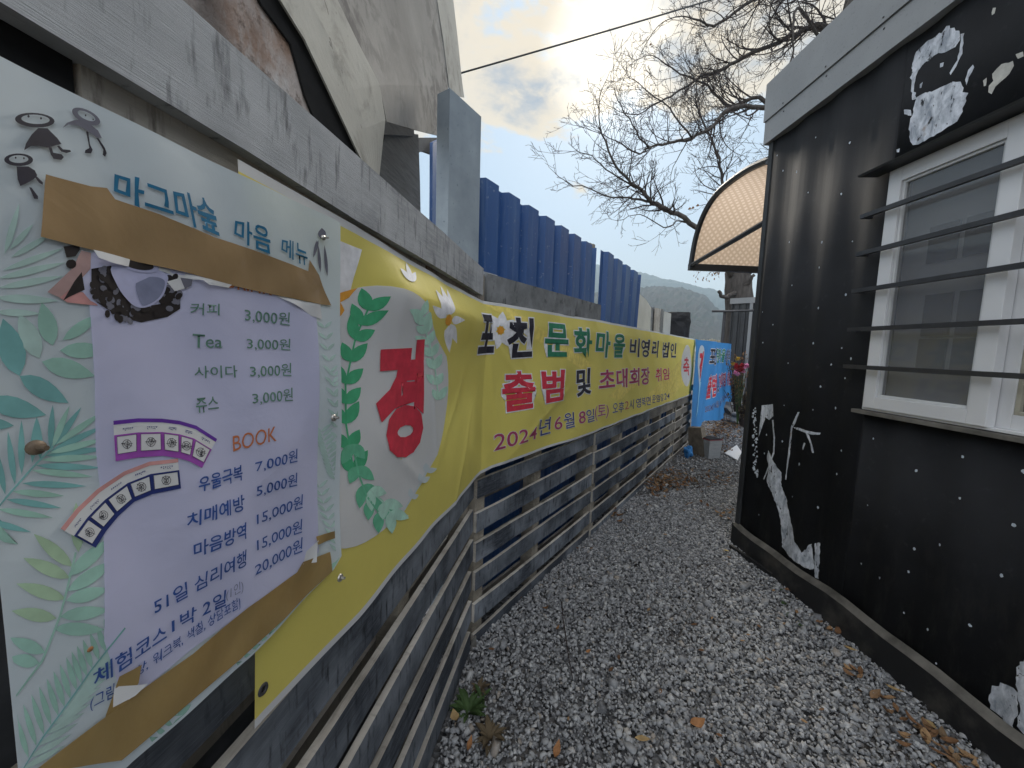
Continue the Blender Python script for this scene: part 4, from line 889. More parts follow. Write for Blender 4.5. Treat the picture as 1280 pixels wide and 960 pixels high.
mart('drawn_figure', ring(528, 410, 92, 40, 58, 22, 3, -4, .45) + [cfp((382, 478), (410, 448), (460, 430), (500, 428), (560, 462), (600, 495), (622, 540), (590, 535), (530, 492), (480, 465), (420, 458))], 'ink_grey', TL_)
mart('drawn_figure', [cfp((527, 500), (540, 500), (550, 580), (565, 610), (555, 632), (515, 630), (520, 612), (545, 600)), cfp((588, 538), (600, 538), (640, 600), (650, 630), (640, 652), (626, 640), (630, 610))], 'ink_black', TL_)
mart('drawn_eyes', [ell(*cf(165, 410), 1.6, 1.8, 7), ell(*cf(245, 422), 1.4, 1.6, 7), ell(*cf(70, 660), 1.2, 1.4, 7), ell(*cf(122, 663), 1.2, 1.4, 7), ell(*cf(525, 403), 1.0, 1.4, 7), ell(*cf(570, 428), 1, 1, 7)], 'ink_black', TL_*1.1)
mart('drawn_figure', [leafp(403, 298, 402, 285, 9), leafp(399, 300, 394, 322, 4), leafp(403, 340, 399, 306, 3.5), leafp(411, 345, 406, 306, 3.5), leafp(395, 320, 397, 300, 3)], 'ink_grey', TL_)
# adhesive tapes, torn paper, screws
def film(name, poly, mat, lift, rough=.0012, h=.0125, thick=.0003):
    rnd = random.uniform(0, 9)
    o = art(name, [poly], mat, mc, WC, lambda s, z: m_off(s, z)+rough*math.sin(s*60+z*35+rnd)+rough*math.sin(z*90-s*50+rnd)+rough*.8*math.sin(s*140+z*15), lift, mn_th, h)
    return o
film('torn_paper', [(112, 312), (180, 328), (176, 334), (160, 333), (135, 328), (118, 322)], 'paper_white', .0027); film('torn_paper', [(186, 330), (292, 356), (288, 360), (272, 357), (262, 356), (254, 350), (240, 349), (226, 350), (215, 342), (196, 336)], 'paper_white', .0027)
film('torn_paper', [(350, 370), (402, 381), (405, 399), (392, 395), (380, 386), (366, 378)], 'paper_white', .0027)
film('brown_tape', [(54, 218), (113, 233), (134, 235), (144, 249), (200, 268), (269, 296), (319, 312), (387, 339), (389, 325), (401, 344), (415, 382), (401, 380), (340, 367), (285, 355), (233, 340), (176, 328), (112, 312), (43, 296)], 'brown_tape', .0030, .0005)
film('brown_tape', [(-60, 1050), (52, 952), (176, 859), (240, 817), (311, 759), (375, 716), (382, 703), (414, 690), (416, 716), (360, 770), (300, 825), (214, 896), (139, 960), (60, 1040)], 'olive_tape', .0042, .0010) if False else None
def clampz(P): return [(s, max(z, mbot(s)+.003)) for s, z in P]
P = clampz([mc(*p) for p in [(-60, 1040), (0, 992), (52, 952), (120, 900), (176, 859), (240, 817), (311, 759), (375, 716), (382, 703), (414, 690), (416, 716), (360, 770), (300, 825), (214, 896), (150, 950)]])
P = [(max(s, ml), z) for s, z in P]
o = art('brown_tape', [P], 'olive_tape', None, WC, lambda s, z: m_off(s, z)+.0005*math.sin(s*60+z*35)+.0005*math.sin(z*90-s*50), .0030, mn_th, .0125)
film('brown_tape', [(397, 671), (420, 664), (421, 673), (398, 681)], 'olive_tape', .0042); film('brown_tape', [(141, 844), (169, 829), (165, 852), (150, 880), (127, 899), (136, 870)], 'olive_tape', .0048)
film('torn_paper', [(137, 857), (176, 853), (160, 868), (135, 883)], 'paper_white', .0056); film('torn_paper', [(399, 675), (397, 703), (382, 706), (386, 690)], 'paper_white', .0050)
for (px, py, r) in ((40, 559, .0058), (415, 522, .006), (424, 722, .007), (402, 297, .004)):
    s, z = mc(px, py); disc('screw_washer', WC(s, z, m_off(s, z)+.0045), nC, r, 'rust_metal' if px < 100 else 'steel_light', mn_th, .003)
    b = MB(); b.tube([WC(s, z, m_off(s, z)+.006), WC(s+.001, z, m_off(s, z)+.014)], [r*.45, r*.35], 8); b.build('screw_head', 'rust_metal' if px < 100 else 'steel_light', mn_th)
s, z = mc(105, 810); disc('rust_spot', WC(s, z, m_off(s, z)+.003), nC, .0022, 'orange_leaf', mn_th, .0005)

# ---- blue banner beyond
bb = thing('blue_banner', 'bright blue event banner with Korean print hung beyond the yellow one', 'banner', WB(7, .1))
bs0, bs1 = 4.88, 9.8
def bztop(s): return float(np.interp(s, [5.0, 9.8], [1.655, 1.70]))
def bzbot(s): return float(np.interp(s, [5.0, 6.4, 8.2, 9.4, 9.8], [.24, .22, .0, .12, .36]))
def b_off(s, z): return .05+.03*math.sin(s*2.6+z*2)+.012*math.sin(s*7-z*5)+.10*max(0, 1.2-z)*(s-5)/4.8
banner_grid('banner_sheet', bs0, bs1, bztop, bzbot, b_off, ['vinyl_blue', 'vinyl_blue'], h=.06, hem=.02, fn=WB, parent=bb, nz=20)
def bart(name, polys, mat, lift): return art(name, polys, mat, None, WB, b_off, lift, bb, .06)
def bt(body, s0, s1, z0, z1, mat, bold=.03, out=.03): text(bb, body, [(s0, z0), (s1, z0), (s0, z1), (s1, z1)], mat, None, WB, b_off, .008, bold, out, .06)
bart('roundel', [[(5.62+.26*math.cos(t), 1.22+.36*math.sin(t)) for t in [2*math.pi*k/30 for k in range(30)]]], 'vinyl_pale', .003)
bt('경', 5.48, 5.76, 1.02, 1.48, 'ink_red', .05, 0)
bart('pale_ray', [[(5.15, .45), (5.5, .50), (5.9, .95), (5.7, 1.0)]], 'ink_sky', .003)
bt('포천', 6.3, 7.05, 1.24, 1.56, 'ink_black'); bt('문화마을', 7.15, 8.5, 1.26, 1.56, 'ink_green'); bt('비영리 법인', 8.6, 9.65, 1.26, 1.56, 'ink_black', .02)
bt('출범', 6.35, 7.1, .62, 1.05, 'ink_red'); bt('및', 7.3, 7.6, .66, 1.02, 'ink_black'); bt('초대회장 취임', 7.75, 9.5, .70, 1.02, 'ink_maroon')
bt('2024년 6월 8일(토) 오후 2시', 6.4, 9.2, .34, .50, 'ink_navy', .004, .02)
# things along the foot of the blue banner
pf = thing('leaning_block', 'weathered brown concrete block leaning at the end of the pallets', 'block', G(872, 572))
q = [G(861, 566), G(881, 572), G(888, 560), G(868, 556)]; b = MB(); tq = [D(860, 534, q[0][1]+.02), D(876, 535, q[1][1]+.02)]
off_ = np.array([.10, .09, 0]); b.box8([q[0], q[1], q[1]+off_, q[0]+off_, tq[0], tq[1], tq[1]+off_, tq[0]+off_]); b.build('concrete_block', 'block_tan', pf)
cr_ = thing('white_crate', 'white plastic crate half hidden below the blue banner', 'crate', G(886, 572))
g = G(886, 571); wv = np.array([.105, .03, 0]); dv = np.array([-.03, .105, 0]); b = MB()
b.box8([g-wv*.85-dv*.85, g+wv*.85-dv*.85, g+wv*.85+dv*.85, g-wv*.85+dv*.85, g-wv-dv+Z*.27, g+wv-dv+Z*.27, g+wv+dv+Z*.27, g-wv+dv+Z*.27]); b.build('tub', 'crate_white', cr_)
for k in range(4):
    b = MB(); zz = .05+.055*k; e = 1.0-.15*(1-zz/.27)+.02; b.box8([g-wv*e-dv*e+Z*zz, g+wv*e-dv*e+Z*zz, g+wv*e+dv*e+Z*zz, g-wv*e+dv*e+Z*zz]+[p+Z*.012 for p in (g-wv*e-dv*e+Z*zz, g+wv*e-dv*e+Z*zz, g+wv*e+dv*e+Z*zz, g-wv*e+dv*e+Z*zz)]); b.build('rib', 'crate_white', cr_)
b = MB(); e = .93; b.box8([g-wv*e-dv*e+Z*.268, g+wv*e-dv*e+Z*.268, g+wv*e+dv*e+Z*.268, g-wv*e+dv*e+Z*.268]+[p+Z*.008 for p in (g-wv*e-dv*e+Z*.268, g+wv*e-dv*e+Z*.268, g+wv*e+dv*e+Z*.268, g-wv*e+dv*e+Z*.268)]); b.build('inner_shade', 'black_cloth_shade', cr_)  # dark plate standing in for the shade inside the open crate
b = MB(); e = 1.03; b.box8([g-wv*e-dv*e+Z*.26, g+wv*e-dv*e+Z*.26, g+wv*e+dv*e+Z*.26, g-wv*e+dv*e+Z*.26]+[p+Z*.010 for p in (g-wv*e-dv*e+Z*.26, g+wv*e-dv*e+Z*.26, g+wv*e+dv*e+Z*.26, g-wv*e+dv*e+Z*.26)]); b.build('rim', 'red_plastic', cr_)
def blob(name, c, r, mat, seed, sq=(1, 1, 1), amp=.3, sub=2):
    bm = bmesh.new(); bmesh.ops.create_icosphere(bm, subdivisions=sub, radius=1)
    for v in bm.verts:
        k = 1+amp*MN.noise(v.co*1.7+Vector((seed, seed*.3, 0))); v.co = Vector((v.co.x*sq[0]*r*k+c[0], v.co.y*sq[1]*r*k+c[1], v.co.z*sq[2]*r*k+c[2]))
    me = bpy.data.meshes.new(name); bm.to_mesh(me); bm.free(); me.materials.append(MAT[mat]); o = bpy.data.objects.new(name, me); COL.objects.link(o); return o
g = G(859, 572); tag(blob('blue_bag', g+Z*.07+np.array([.02, .02, 0]), .055, 'vinyl_blue', 3, (1, 1, 1.6), .6, 3), 'crumpled blue plastic bag beside the leaning concrete block', 'bag')
for i, (px, py, r, lab) in enumerate(((903, 512, .24, 'largest grey boulder under the dried bushes at the path end'), (921, 520, .17, 'rounded grey stone right of the largest boulder'), (912, 524, .11, 'smallest grey stone in front of the boulders'))):
    g = G(px+6, py+6); tag(blob('boulder', g+Z*r*.5, r, 'stone_grey', i*3.1, (1.1, .9, .75), .5, 3), lab, 'stone', 'stones at the far end of the path')
# sheet of white board lying on the ground
g0 = [G(x, y, .02) for x, y in ((906, 566), (921, 556), (927, 565), (922, 575))]; tag(prism('white_board', g0, Z, .012, 'paper_white'), 'thin white board lying on the gravel by the cabin corner', 'board')

# ================================================================== BLACK CABIN
cab = thing('black_cabin', 'black corrugated steel cabin with barred window and flaking white paint', 'cabin', AP(-1, 0, -.5))
def cprof(s, base=.0, pitch=.262, dep=.0125):
    if s > -.03: return base
    u = ((-s-.03) % pitch)/pitch; return base-dep*min(1.0, max(0.0, 1.25*(.5-.5*math.cos(2*math.pi*u))-.12))+.0012*math.sin(s*7.3)
RIBS = [-.03-.262*(k+j/12) for k in range(18) for j in range(12)]
def wall_piece(s0, s1, z0, z1, mat='black_steel'):
    bp = sorted(set([s0, s1]+[s for s in RIBS if s0 < s < s1])); V = []; Fq = []
    for s in bp: V += [AP(s, z0, cprof(s)), AP(s, z1, cprof(s))]
    for i in range(len(bp)-1): Fq.append((2*i+2, 2*i, 2*i+1, 2*i+3))
    o = mesh_obj('wall_panel', V, Fq, mat, None, None, True); sm = o.modifiers.new('thickness', 'SOLIDIFY'); sm.thickness = .003; sm.offset = -1; fix_parent(o, cab); return o
WS0, WS1, WZ0, WZ1 = -.872, -1.99, 1.195, 2.345
wall_piece(WS0, .0, .10, 2.94); wall_piece(WS1, WS0, .10, WZ0-.005); wall_piece(WS1, WS0, WZ1+.005, 2.94); wall_piece(-4.2, WS1, .10, 2.94)
b = MB(); b.slab(AP, -.01, .03, .02, 2.95, .012, -.05); b.build('corner_trim', 'corner_grey', cab)
b = MB(); b.slab(AP, .028, .034, .03, 2.95, -.05, -2.6); b.build('end_wall', 'black_steel', cab)
b = MB(); b.slab(AP, -4.2, .06, 2.925, 3.075, .035, -.03); b.build('lower_fascia', 'fascia_grey', cab)
b = MB(); b.slab(AP, -4.2, .065, 3.078, 3.33, .045, -.03); b.build('upper_fascia', 'fascia_grey', cab)
b = MB(); b.slab(AP, -4.2, .06, 3.10, 3.325, -.031, -2.6); b.build('roof', 'fascia_grey', cab)
b = MB(); b.slab(AP, -4.2, .0, .04, 2.9, -2.55, -2.6); b.slab(AP, -4.2, -4.15, .04, 2.9, -.06, -2.5); b.build('rear_wall', 'black_steel', cab)
for k in range(12):
    for zz in (3.05, 3.10):
        s = -.12-.33*k; o = disc('rivet', AP(s, zz, .0355 if zz < 3.07 else .0455), -nA, .005, 'steel_dark', cab, .002, 8)
# skirt with a dirty rim, slightly wavy
V = []; Fq = []
N = 40
for i in range(N+1):
    s = .03-4.2*i/N; wv_ = .010*math.sin(s*5)+.006*math.sin(s*13); V += [AP(s, -.01, .032), AP(s, .145+wv_, .030), AP(s, .175+wv_, .004)]
for i in range(N): Fq += [(3*i, 3*i+3, 3*i+4, 3*i+1), (3*i+1, 3*i+4, 3*i+5, 3*i+2)]
o = mesh_obj('skirt', V, Fq, ['skirt_metal', 'skirt_rim'], None, [0, 1]*N); fix_parent(o, cab)
b = MB(); b.slab(AP, .03, .035, -.01, .16, .032, -2.6); b.build('skirt_end', 'skirt_metal', cab)
b = MB(); g1, g2 = G(914, 685), G(967, 722); dd = (g2-g1)/np.linalg.norm(g2-g1); nn_ = np.array([dd[1], -dd[0], 0]); b.box8([g1, g2, g2+nn_*.02, g1+nn_*.02, g1+Z*.03, g2+Z*.03, g2+nn_*.02+Z*.03, g1+nn_*.02+Z*.03]); tag(b.build('black_plank', 'skirt_metal'), 'short black plank lying against the foot of the cabin corner', 'plank')
# window: hood, sill, sashes
b = MB(); hz = 2.405
b.box8([AP(-.80, hz-.055, .0), AP(-2.05, hz-.055, .0), AP(-2.05, hz-.06, .10), AP(-.80, hz-.06, .10), AP(-.80, hz, .0), AP(-2.05, hz, .0), AP(-2.05, hz-.052, .105), AP(-.80, hz-.052, .105)]); b.build('window_hood', 'frame_dark', cab)
b = MB(); b.slab(AP, -.84, -2.05, 1.172, 1.190, .036, -.05); b.build('window_sill', 'skirt_rim', cab)
win = bpy.data.objects.new('window', None); COL.objects.link(win); win.location = tuple(AP(-1.4, 1.7)); fix_parent(win, cab)
bpy.context.view_layer.update()
def wpart(name, s0, s1, z0, z1, o0, o1, mat):
    b = MB(); b.slab(AP, s0, s1, z0, z1, o0, o1); o = mesh_obj(name, b.v, b.f, mat, None, b.m); o.parent = win; o.matrix_parent_inverse = win.matrix_world.inverted(); return o
def frame(name, s0, s1, z0, z1, w, o0, o1, mat, wr=None):
    wr = wr or w; b = MB(); b.slab(AP, s0, s0-w, z0, z1, o0, o1); b.slab(AP, s1+wr, s1, z0, z1, o0, o1); b.slab(AP, s0-w, s1+wr, z0, z0+w, o0, o1); b.slab(AP, s0-w, s1+wr, z1-w, z1, o0, o1)
    o = mesh_obj(name, b.v, b.f, mat, None, b.m); o.parent = win; o.matrix_parent_inverse = win.matrix_world.inverted(); bv = o.modifiers.new('bevel', 'BEVEL'); bv.width = .002; bv.segments = 2; return o
bpy.context.view_layer.update()
frame('outer_frame', -.872, -1.99, 1.193, 2.345, .012, .012, -.07, 'pvc_white')
frame('left_sash', -.884, -1.375, 1.205, 2.333, .058, .022, -.018, 'pvc_white', .062)
frame('sash_bead', -.942, -1.313, 1.263, 2.275, .012, .012, -.016, 'grey_interior')
frame('right_sash', -1.36, -1.975, 1.205, 2.333, .055, -.022, -.060, 'pvc_white')
frame('right_bead', -1.415, -1.92, 1.260, 2.278, .014, -.026, -.058, 'pvc_dirty')
wpart('glass_pane', -.954, -1.301, 1.275, 2.263, .001, -.003, 'window_glass'); wpart('glass_pane', -1.429, -1.906, 1.274, 2.264, -.040, -.044, 'window_glass')
# curtain behind the glass; added dark panes imitate a reflected window
rm = bpy.data.objects.new('room_interior', None); COL.objects.link(rm); rm.location = tuple(AP(-1.4, 1.5, -.6)); fix_parent(rm, cab); bpy.context.view_layer.update()
def rpart(name, s0, s1, z0, z1, o0, o1, mat):
    b = MB(); b.slab(AP, s0, s1, z0, z1, o0, o1); o = mesh_obj(name, b.v, b.f, mat, None, b.m); o.parent = rm; o.matrix_parent_inverse = rm.matrix_world.inverted(); return o
rpart('curtain', -.88, -1.97, 1.15, 2.42, -.10, -.104, 'grey_interior')
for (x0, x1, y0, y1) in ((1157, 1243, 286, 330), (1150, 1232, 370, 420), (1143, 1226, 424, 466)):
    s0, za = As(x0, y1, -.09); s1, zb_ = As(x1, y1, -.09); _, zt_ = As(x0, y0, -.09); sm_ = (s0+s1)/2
    rpart('reflection_pane', s0, sm_+.012, za, zt_, -.090, -.098, 'reflection_dark'); rpart('reflection_pane', sm_-.012, s1, za, zt_, -.090, -.098, 'reflection_dark')
# grille
for z_ in (2.16, 1.975, 1.79, 1.595, 1.405):
    b = MB(); b.slab(AP, -.79, -2.1, z_-.010, z_+.010, .042, .060); b.slab(AP, -.79, -.804, z_-.009, z_+.009, .003, .042); b.build('security_bar', 'bar_iron', cab)
# flaking paint
def patch(name, polys, mat, lift=.0015, jag=.004):
    if len(polys) > 1 and len(polys) < 12:
        for q in polys: patch(name, [q], mat, lift, jag)
        return
    bm = bmesh.new()
    for pl in polys:
        q = [As(x, y, .0) for x, y in pl]; P = []
        for i in range(len(q)):
            a, c_ = q[i], q[(i+1) % len(q)]; n = max(1, int(math.hypot(a[0]-c_[0], a[1]-c_[1])/.012))
            for k in range(n): t = k/n; P.append((a[0]+(c_[0]-a[0])*t+random.uniform(-jag, jag), a[1]+(c_[1]-a[1])*t+random.uniform(-jag, jag)))
        vs_ = [bm.verts.new((s, z, 0)) for s, z in P]
        try: bm.faces.new(vs_)
        except ValueError: pass
    bmesh.ops.triangulate(bm, faces=bm.faces[:])
    lo_, hi_ = min(v.co.x for v in bm.verts), max(v.co.x for v in bm.verts)
    for q in RIBS:
        if lo_ < q < hi_: bmesh.ops.bisect_plane(bm, geom=bm.verts[:]+bm.edges[:]+bm.faces[:], plane_co=(q, 0, 0), plane_no=(1, 0, 0), dist=1e-6)
    for v in bm.verts: v.co = Vector(AP(v.co.x, v.co.y, cprof(v.co.x)+lift))
    me = bpy.data.meshes.new(name); bm.to_mesh(me); bm.free(); me.materials.append(MAT[mat]); o = bpy.data.objects.new(name, me); COL.objects.link(o); fix_parent(o, cab); return o
c4 = lambda x, y: (920+x/3, y/3)
c5 = lambda x, y: (920+x/3, 280+y/3)
c6b = lambda x, y: (880+x/2.5275, 580+y/2.5275)
patch('paint_patch', [[c4(*p) for p in [(655, 250), (668, 195), (700, 160), (740, 135), (775, 115), (790, 92), (805, 92), (805, 108), (838, 112), (840, 150), (820, 178), (780, 195), (745, 200), (715, 225), (690, 240), (672, 268), (665, 300), (660, 340), (672, 375), (655, 370), (648, 320), (650, 280)]]], 'paint_patch')
patch('paint_patch', [[c4(*p) for p in [(668, 365), (700, 345), (750, 335), (790, 320), (815, 305), (840, 310), (850, 345), (862, 350), (858, 380), (845, 420), (825, 455), (790, 480), (740, 510), (700, 530), (655, 545), (640, 515), (642, 460), (655, 420)]]], 'paint_patch')
patch('paint_patch', [[c4(*p) for p in q] for q in ([(845, 125), (855, 125), (848, 200), (825, 250), (805, 280), (800, 275), (830, 225), (840, 180)], [(880, 245), (888, 250), (870, 290), (860, 320), (856, 300), (868, 262)], [(625, 410), (648, 412), (648, 435), (625, 428)], [(762, 238), (780, 232), (775, 250), (763, 252)], [(680, 315), (690, 308), (686, 328), (678, 330)], [(600, 560), (608, 556), (608, 570), (601, 571)])], 'paint_patch', jag=.002)
patch('cream_patch', [[c4(*p) for p in q] for q in ([(950, 275), (985, 240), (1035, 228), (1038, 245), (1020, 275), (985, 305), (962, 325), (950, 352), (935, 345), (938, 322), (952, 305)], [(1048, 200), (1075, 195), (1078, 212), (1058, 220), (1048, 215)], [(917, 300), (927, 293), (928, 318), (918, 325)], [(950, 32), (965, 28), (960, 48), (950, 55)])], 'paint_cream', jag=.002)
patch('paint_patch', [[c5(*p) for p in q] for q in ([(92, 680), (135, 675), (138, 720), (118, 735), (105, 725), (92, 760), (80, 800)], [(132, 735), (139, 735), (147, 800), (144, 860), (130, 900), (100, 960), (96, 955), (126, 895), (139, 855), (141, 800)], [(225, 705), (232, 705), (215, 750), (205, 765), (196, 860), (185, 930), (182, 960), (178, 958), (190, 850), (200, 760)], [(208, 762), (225, 763), (290, 780), (315, 783), (312, 790), (285, 790), (220, 770)], [(262, 782), (275, 790), (288, 830), (292, 858), (286, 858), (280, 825)], [(255, 820), (262, 822), (252, 850), (249, 840)])], 'paint_patch', jag=.0012)
patch('paint_patch', [[c6b(*p) for p in [(200, -45), (225, 0), (243, 30), (240, 70), (255, 110), (262, 150), (278, 200), (288, 245), (310, 280), (335, 250), (338, 290), (345, 330), (330, 335), (285, 305), (262, 285), (242, 260), (240, 215), (233, 150), (215, 90), (195, 55), (205, 10), (195, -20)]]], 'paint_patch', jag=.004)
patch('paint_patch', [[c6b(*p) for p in q] for q in ([(345, 248), (362, 250), (357, 362), (345, 360)], [(890, 745), (905, 705), (940, 690), (975, 705), (990, 720), (992, 780), (975, 845), (955, 835), (930, 790), (900, 775)], [(985, 640), (1040, 600), (1080, 640), (1060, 780), (1010, 850), (990, 830), (1000, 760), (985, 700)])], 'paint_patch', jag=.004)
for (x, y) in ((905, 812), (935, 838), (960, 862)): pass
P = [[c5(62+random.uniform(-5, 7)+6, 690+yy*6) for _ in range(1)][0] for yy in range(44)]
patch('edge_flakes', [[(x-1.2*q, y), (x+random.uniform(.3, 1.6)*q, y-1.5*q), (x+1.4*q, y+2.2*q), (x-1*q, y+2*q)] for x, y in P for q in [random.uniform(.3, 1.1)]], 'paint_dot', .0018, jag=.0008)
dots4 = [(295, 515), (155, 583), (172, 640), (225, 645), (425, 535), (268, 722), (395, 727), (197, 908), (320, 908), (430, 905)]
dots5 = [(310, 163), (210, 230), (132, 377), (405, 265), (310, 315), (290, 447), (390, 465), (195, 522), (352, 527), (430, 505), (317, 610), (180, 680), (290, 697), (367, 690), (507, 805), (850, 873), (672, 925), (1070, 930), (235, 903), (377, 937), (395, 850), (100, 445), (100, 860), (108, 790), (172, 815), (405, 578), (100, 330)]
dots6 = [(665, 22), (810, 108), (970, 193), (1000, 22), (657, 268), (740, 255), (932, 352), (625, 470), (702, 523), (838, 510), (355, 137), (510, 130), (490, 315), (555, 360), (460, 510), (615, 630), (718, 745), (275, 103), (300, 0), (418, 32), (640, 340), (735, 630), (820, 820), (168, 160)]
P = []
for q, f, sc in [(dots4, c4, 1), (dots5, c5, 1), (dots6, c6b, 1)]:
    for (x, y) in q:
        s, z = As(*f(x, y)); r = random.uniform(.0034, .0072); rot = random.uniform(0, 3); e = [(s+r*(.6+.5*random.random())*math.cos(a)*1.0, z+r*(.8+.6*random.random())*math.sin(a)) for a in [k*6.283/9 for k in range(9)]]; P.append(e)
for _ in range(18):
    s, z = random.uniform(-3.6, -1.75), random.uniform(.25, 1.15); r = random.uniform(.004, .008); P.append([(s+r*(.6+.5*random.random())*math.cos(a), z+r*(.8+.6*random.random())*math.sin(a)) for a in [k*6.283/9 for k in range(9)]])
b = MB()
for e in P: b.add([AP(s, z, cprof(s)+.0016) for s, z in e], [tuple(range(9))])
o = b.build('paint_flecks', 'paint_dot', cab); o['kind'] = 'stuff'

# canopy on the cabin's far end
cn = thing('door_canopy', 'curved amber polycarbonate canopy with dark frame on the cabin end', 'canopy', AP(.6, 2.3))
prof = [(.04, 2.83), (.35, 2.875), (.70, 2.855), (.91, 2.75), (1.04, 2.56), (1.10, 2.305)]
def smoothp(P, n=5):
    out = []
    for i in range(len(P)-1):
        p0 = P[max(i-1, 0)]; p1 = P[i]; p2 = P[i+1]; p3 = P[min(i+2, len(P)-1)]
        for k in range(n):
            t = k/n; out.append(tuple(.5*((2*p1[j])+(-p0[j]+p2[j])*t+(2*p0[j]-5*p1[j]+4*p2[j]-p3[j])*t*t+(-p0[j]+3*p1[j]-3*p2[j]+p3[j])*t**3) for j in range(len(p1))))
    return out+[P[-1]]
pr = smoothp(prof); V = []; uv = []; Lc = 0
for i, (s, z) in enumerate(pr):
    if i: Lc += math.hypot(s-pr[i-1][0], z-pr[i-1][1])
    for k in range(2): o_ = -.02-1.9*k; V.append(AP(s, z-.012, o_)); uv.append((Lc, 1.9*k))
o = mesh_obj('canopy_sheet', V, [(2*i, 2*i+1, 2*i+3, 2*i+2) for i in range(len(pr)-1)], 'canopy_sheet', None, None, True, uvs=uv); fix_parent(o, cn)
for o_ in (-.02, -.95, -1.9):
    b = MB(); b.tube([AP(s, z, o_) for s, z in pr], .026, 6); b.build('curved_rib', 'frame_dark', cn)
    b = MB(); b.tube([AP(1.10, 2.31, o_), AP(.04, 2.40, o_)], .020, 6); b.build('brace', 'frame_dark', cn)
b = MB(); b.slab(AP, 1.07, 1.115, 2.265, 2.325, .0, -1.95); b.build('front_bar', 'frame_dark', cn)
b = MB(); b.slab(AP, .036, .07, 2.80, 2.85, .0, -1.95); b.build('wall_bar', 'frame_dark', cn)

# ================================================================== BEYOND THE FENCE
def upright(name, px0, px1, pyt0, pyt1, pyb, off, thick, mat, lab, cat, group=None):
    pts = [(px0, pyb), (px1, pyb+2), (px1, pyt1), (px0, pyt0)]; fr = [WB(*Bs(x, y, -off), -off) for x, y in pts]
    fr[0] = fr[0].copy(); fr[1] = fr[1].copy(); fr[0][2] = 0.0; fr[1][2] = 0.0
    return tag(prism(name, fr, nB, thick, mat), lab, cat, group)
fr = [WB(*Bs(x, y, -.42), -.42) for x, y in ((786, 415), (815, 418), (814, 385), (808, 375), (800, 368), (793, 365))]; fr[0][2] = fr[1][2] = 0
tag(prism('beige_panel', fr, nB, .03, 'beige_panel'), 'large beige panel with rounded corner leaning beyond the blue sheets', 'panel')
upright('grey_post', 815, 819, 384, 384, 415, .5, .05, 'concrete_rail', 'slim grey post between the beige panel and the pale plank', 'post')
upright('pale_plank', 821, 825, 385, 386, 415, .45, .03, 'raw_wood', 'upright pale wooden plank left of the smaller panel', 'plank')
upright('white_strip', 826, 830, 386, 387, 415, .47, .03, 'steel_light', 'narrow pale metal strip right of the pale plank', 'strip')
upright('small_panel', 829, 839, 389, 392, 415, .52, .03, 'beige_panel', 'smaller beige panel left of the dark bundle', 'panel')
cx_ = WB(*Bs(846, 402, -.5), -.5); ob = blob('dark_bundle', cx_, .20, 'black_cloth_shade', 11, (1.0, .6, 1.0), .4, 3); ob.location.z = 0; tag(ob, 'dark wrapped bundle standing above the fence end', 'bundle')
for v in ob.data.vertices:
    if v.co.z < cx_[2]-.05: v.co.z = max(0.0, cx_[2]-.05-(cx_[2]-.05-v.co.z)*14)
    v.co.x = cx_[0]+max(-.22, min(.22, (v.co.x-cx_[0])*1.5)); v.co.z = min(v.co.z, cx_[2]+.17)
tq = thing('washing_pole', 'dark metal T shaped pole rising behind the blue banner', 'pole', D(905, 450, 9.6)*np.array([1, 1, 0]))
p = D(906, 389, 9.6); b = MB(); b.tube([(p[0]-.02, p[1], 0), (p[0], p[1], p[2])], .035, 8); b.build('upright', 'steel_dark', tq)
b = MB(); b.tube([D(890, 389, 9.6), D(916, 389, 9.5), D(942, 388, 9.4)], .028, 8); b.build('crossbar', 'steel_dark', tq)
# low roofs / fields far behind
ph = thing('greenhouse', 'long low pale roofed greenhouse far across the field', 'greenhouse', (38, 70, 0))
V = []; 
for x in (0, 1):
    for k in range(9): a = math.pi*k/8; V.append((30+x*42-3*math.cos(a)*1.2, 72+x*-6+3*math.cos(a), .2+2.6*math.sin(a)))
o = mesh_obj('arched_roof', V, [(k, k+1, k+10, k+9) for k in range(8)], 'beige_panel', None, None, True); fix_parent(o, ph)
for x in (0, 1):
    o = mesh_obj('end_wall', V[x*9:x*9+9], [tuple(range(9))], 'pvc_dirty'); fix_parent(o, ph)
pkf = thing('picket_fence', 'row of short pale pickets far behind the blue banner', 'fence', D(890, 430, 14)*np.array([1, 1, 0]))
pa, pb_ = D(872, 425, 15), D(914, 425, 13.2); 
for k in range(16):
    p = pa+(pb_-pa)*k/15; b = MB(); b.box8([(p[0]+dx, p[1]+dy, zz) for zz in (0, p[2]+.05*random.random()) for dx, dy in ((-.03, -.01), (.03, -.01), (.03, .01), (-.03, .01))]); b.build('picket', 'pvc_dirty', pkf)
b = MB(); b.tube([pa-Z*.25, pb_-Z*.25], .025, 4); b.build('picket_rail', 'pvc_dirty', pkf)
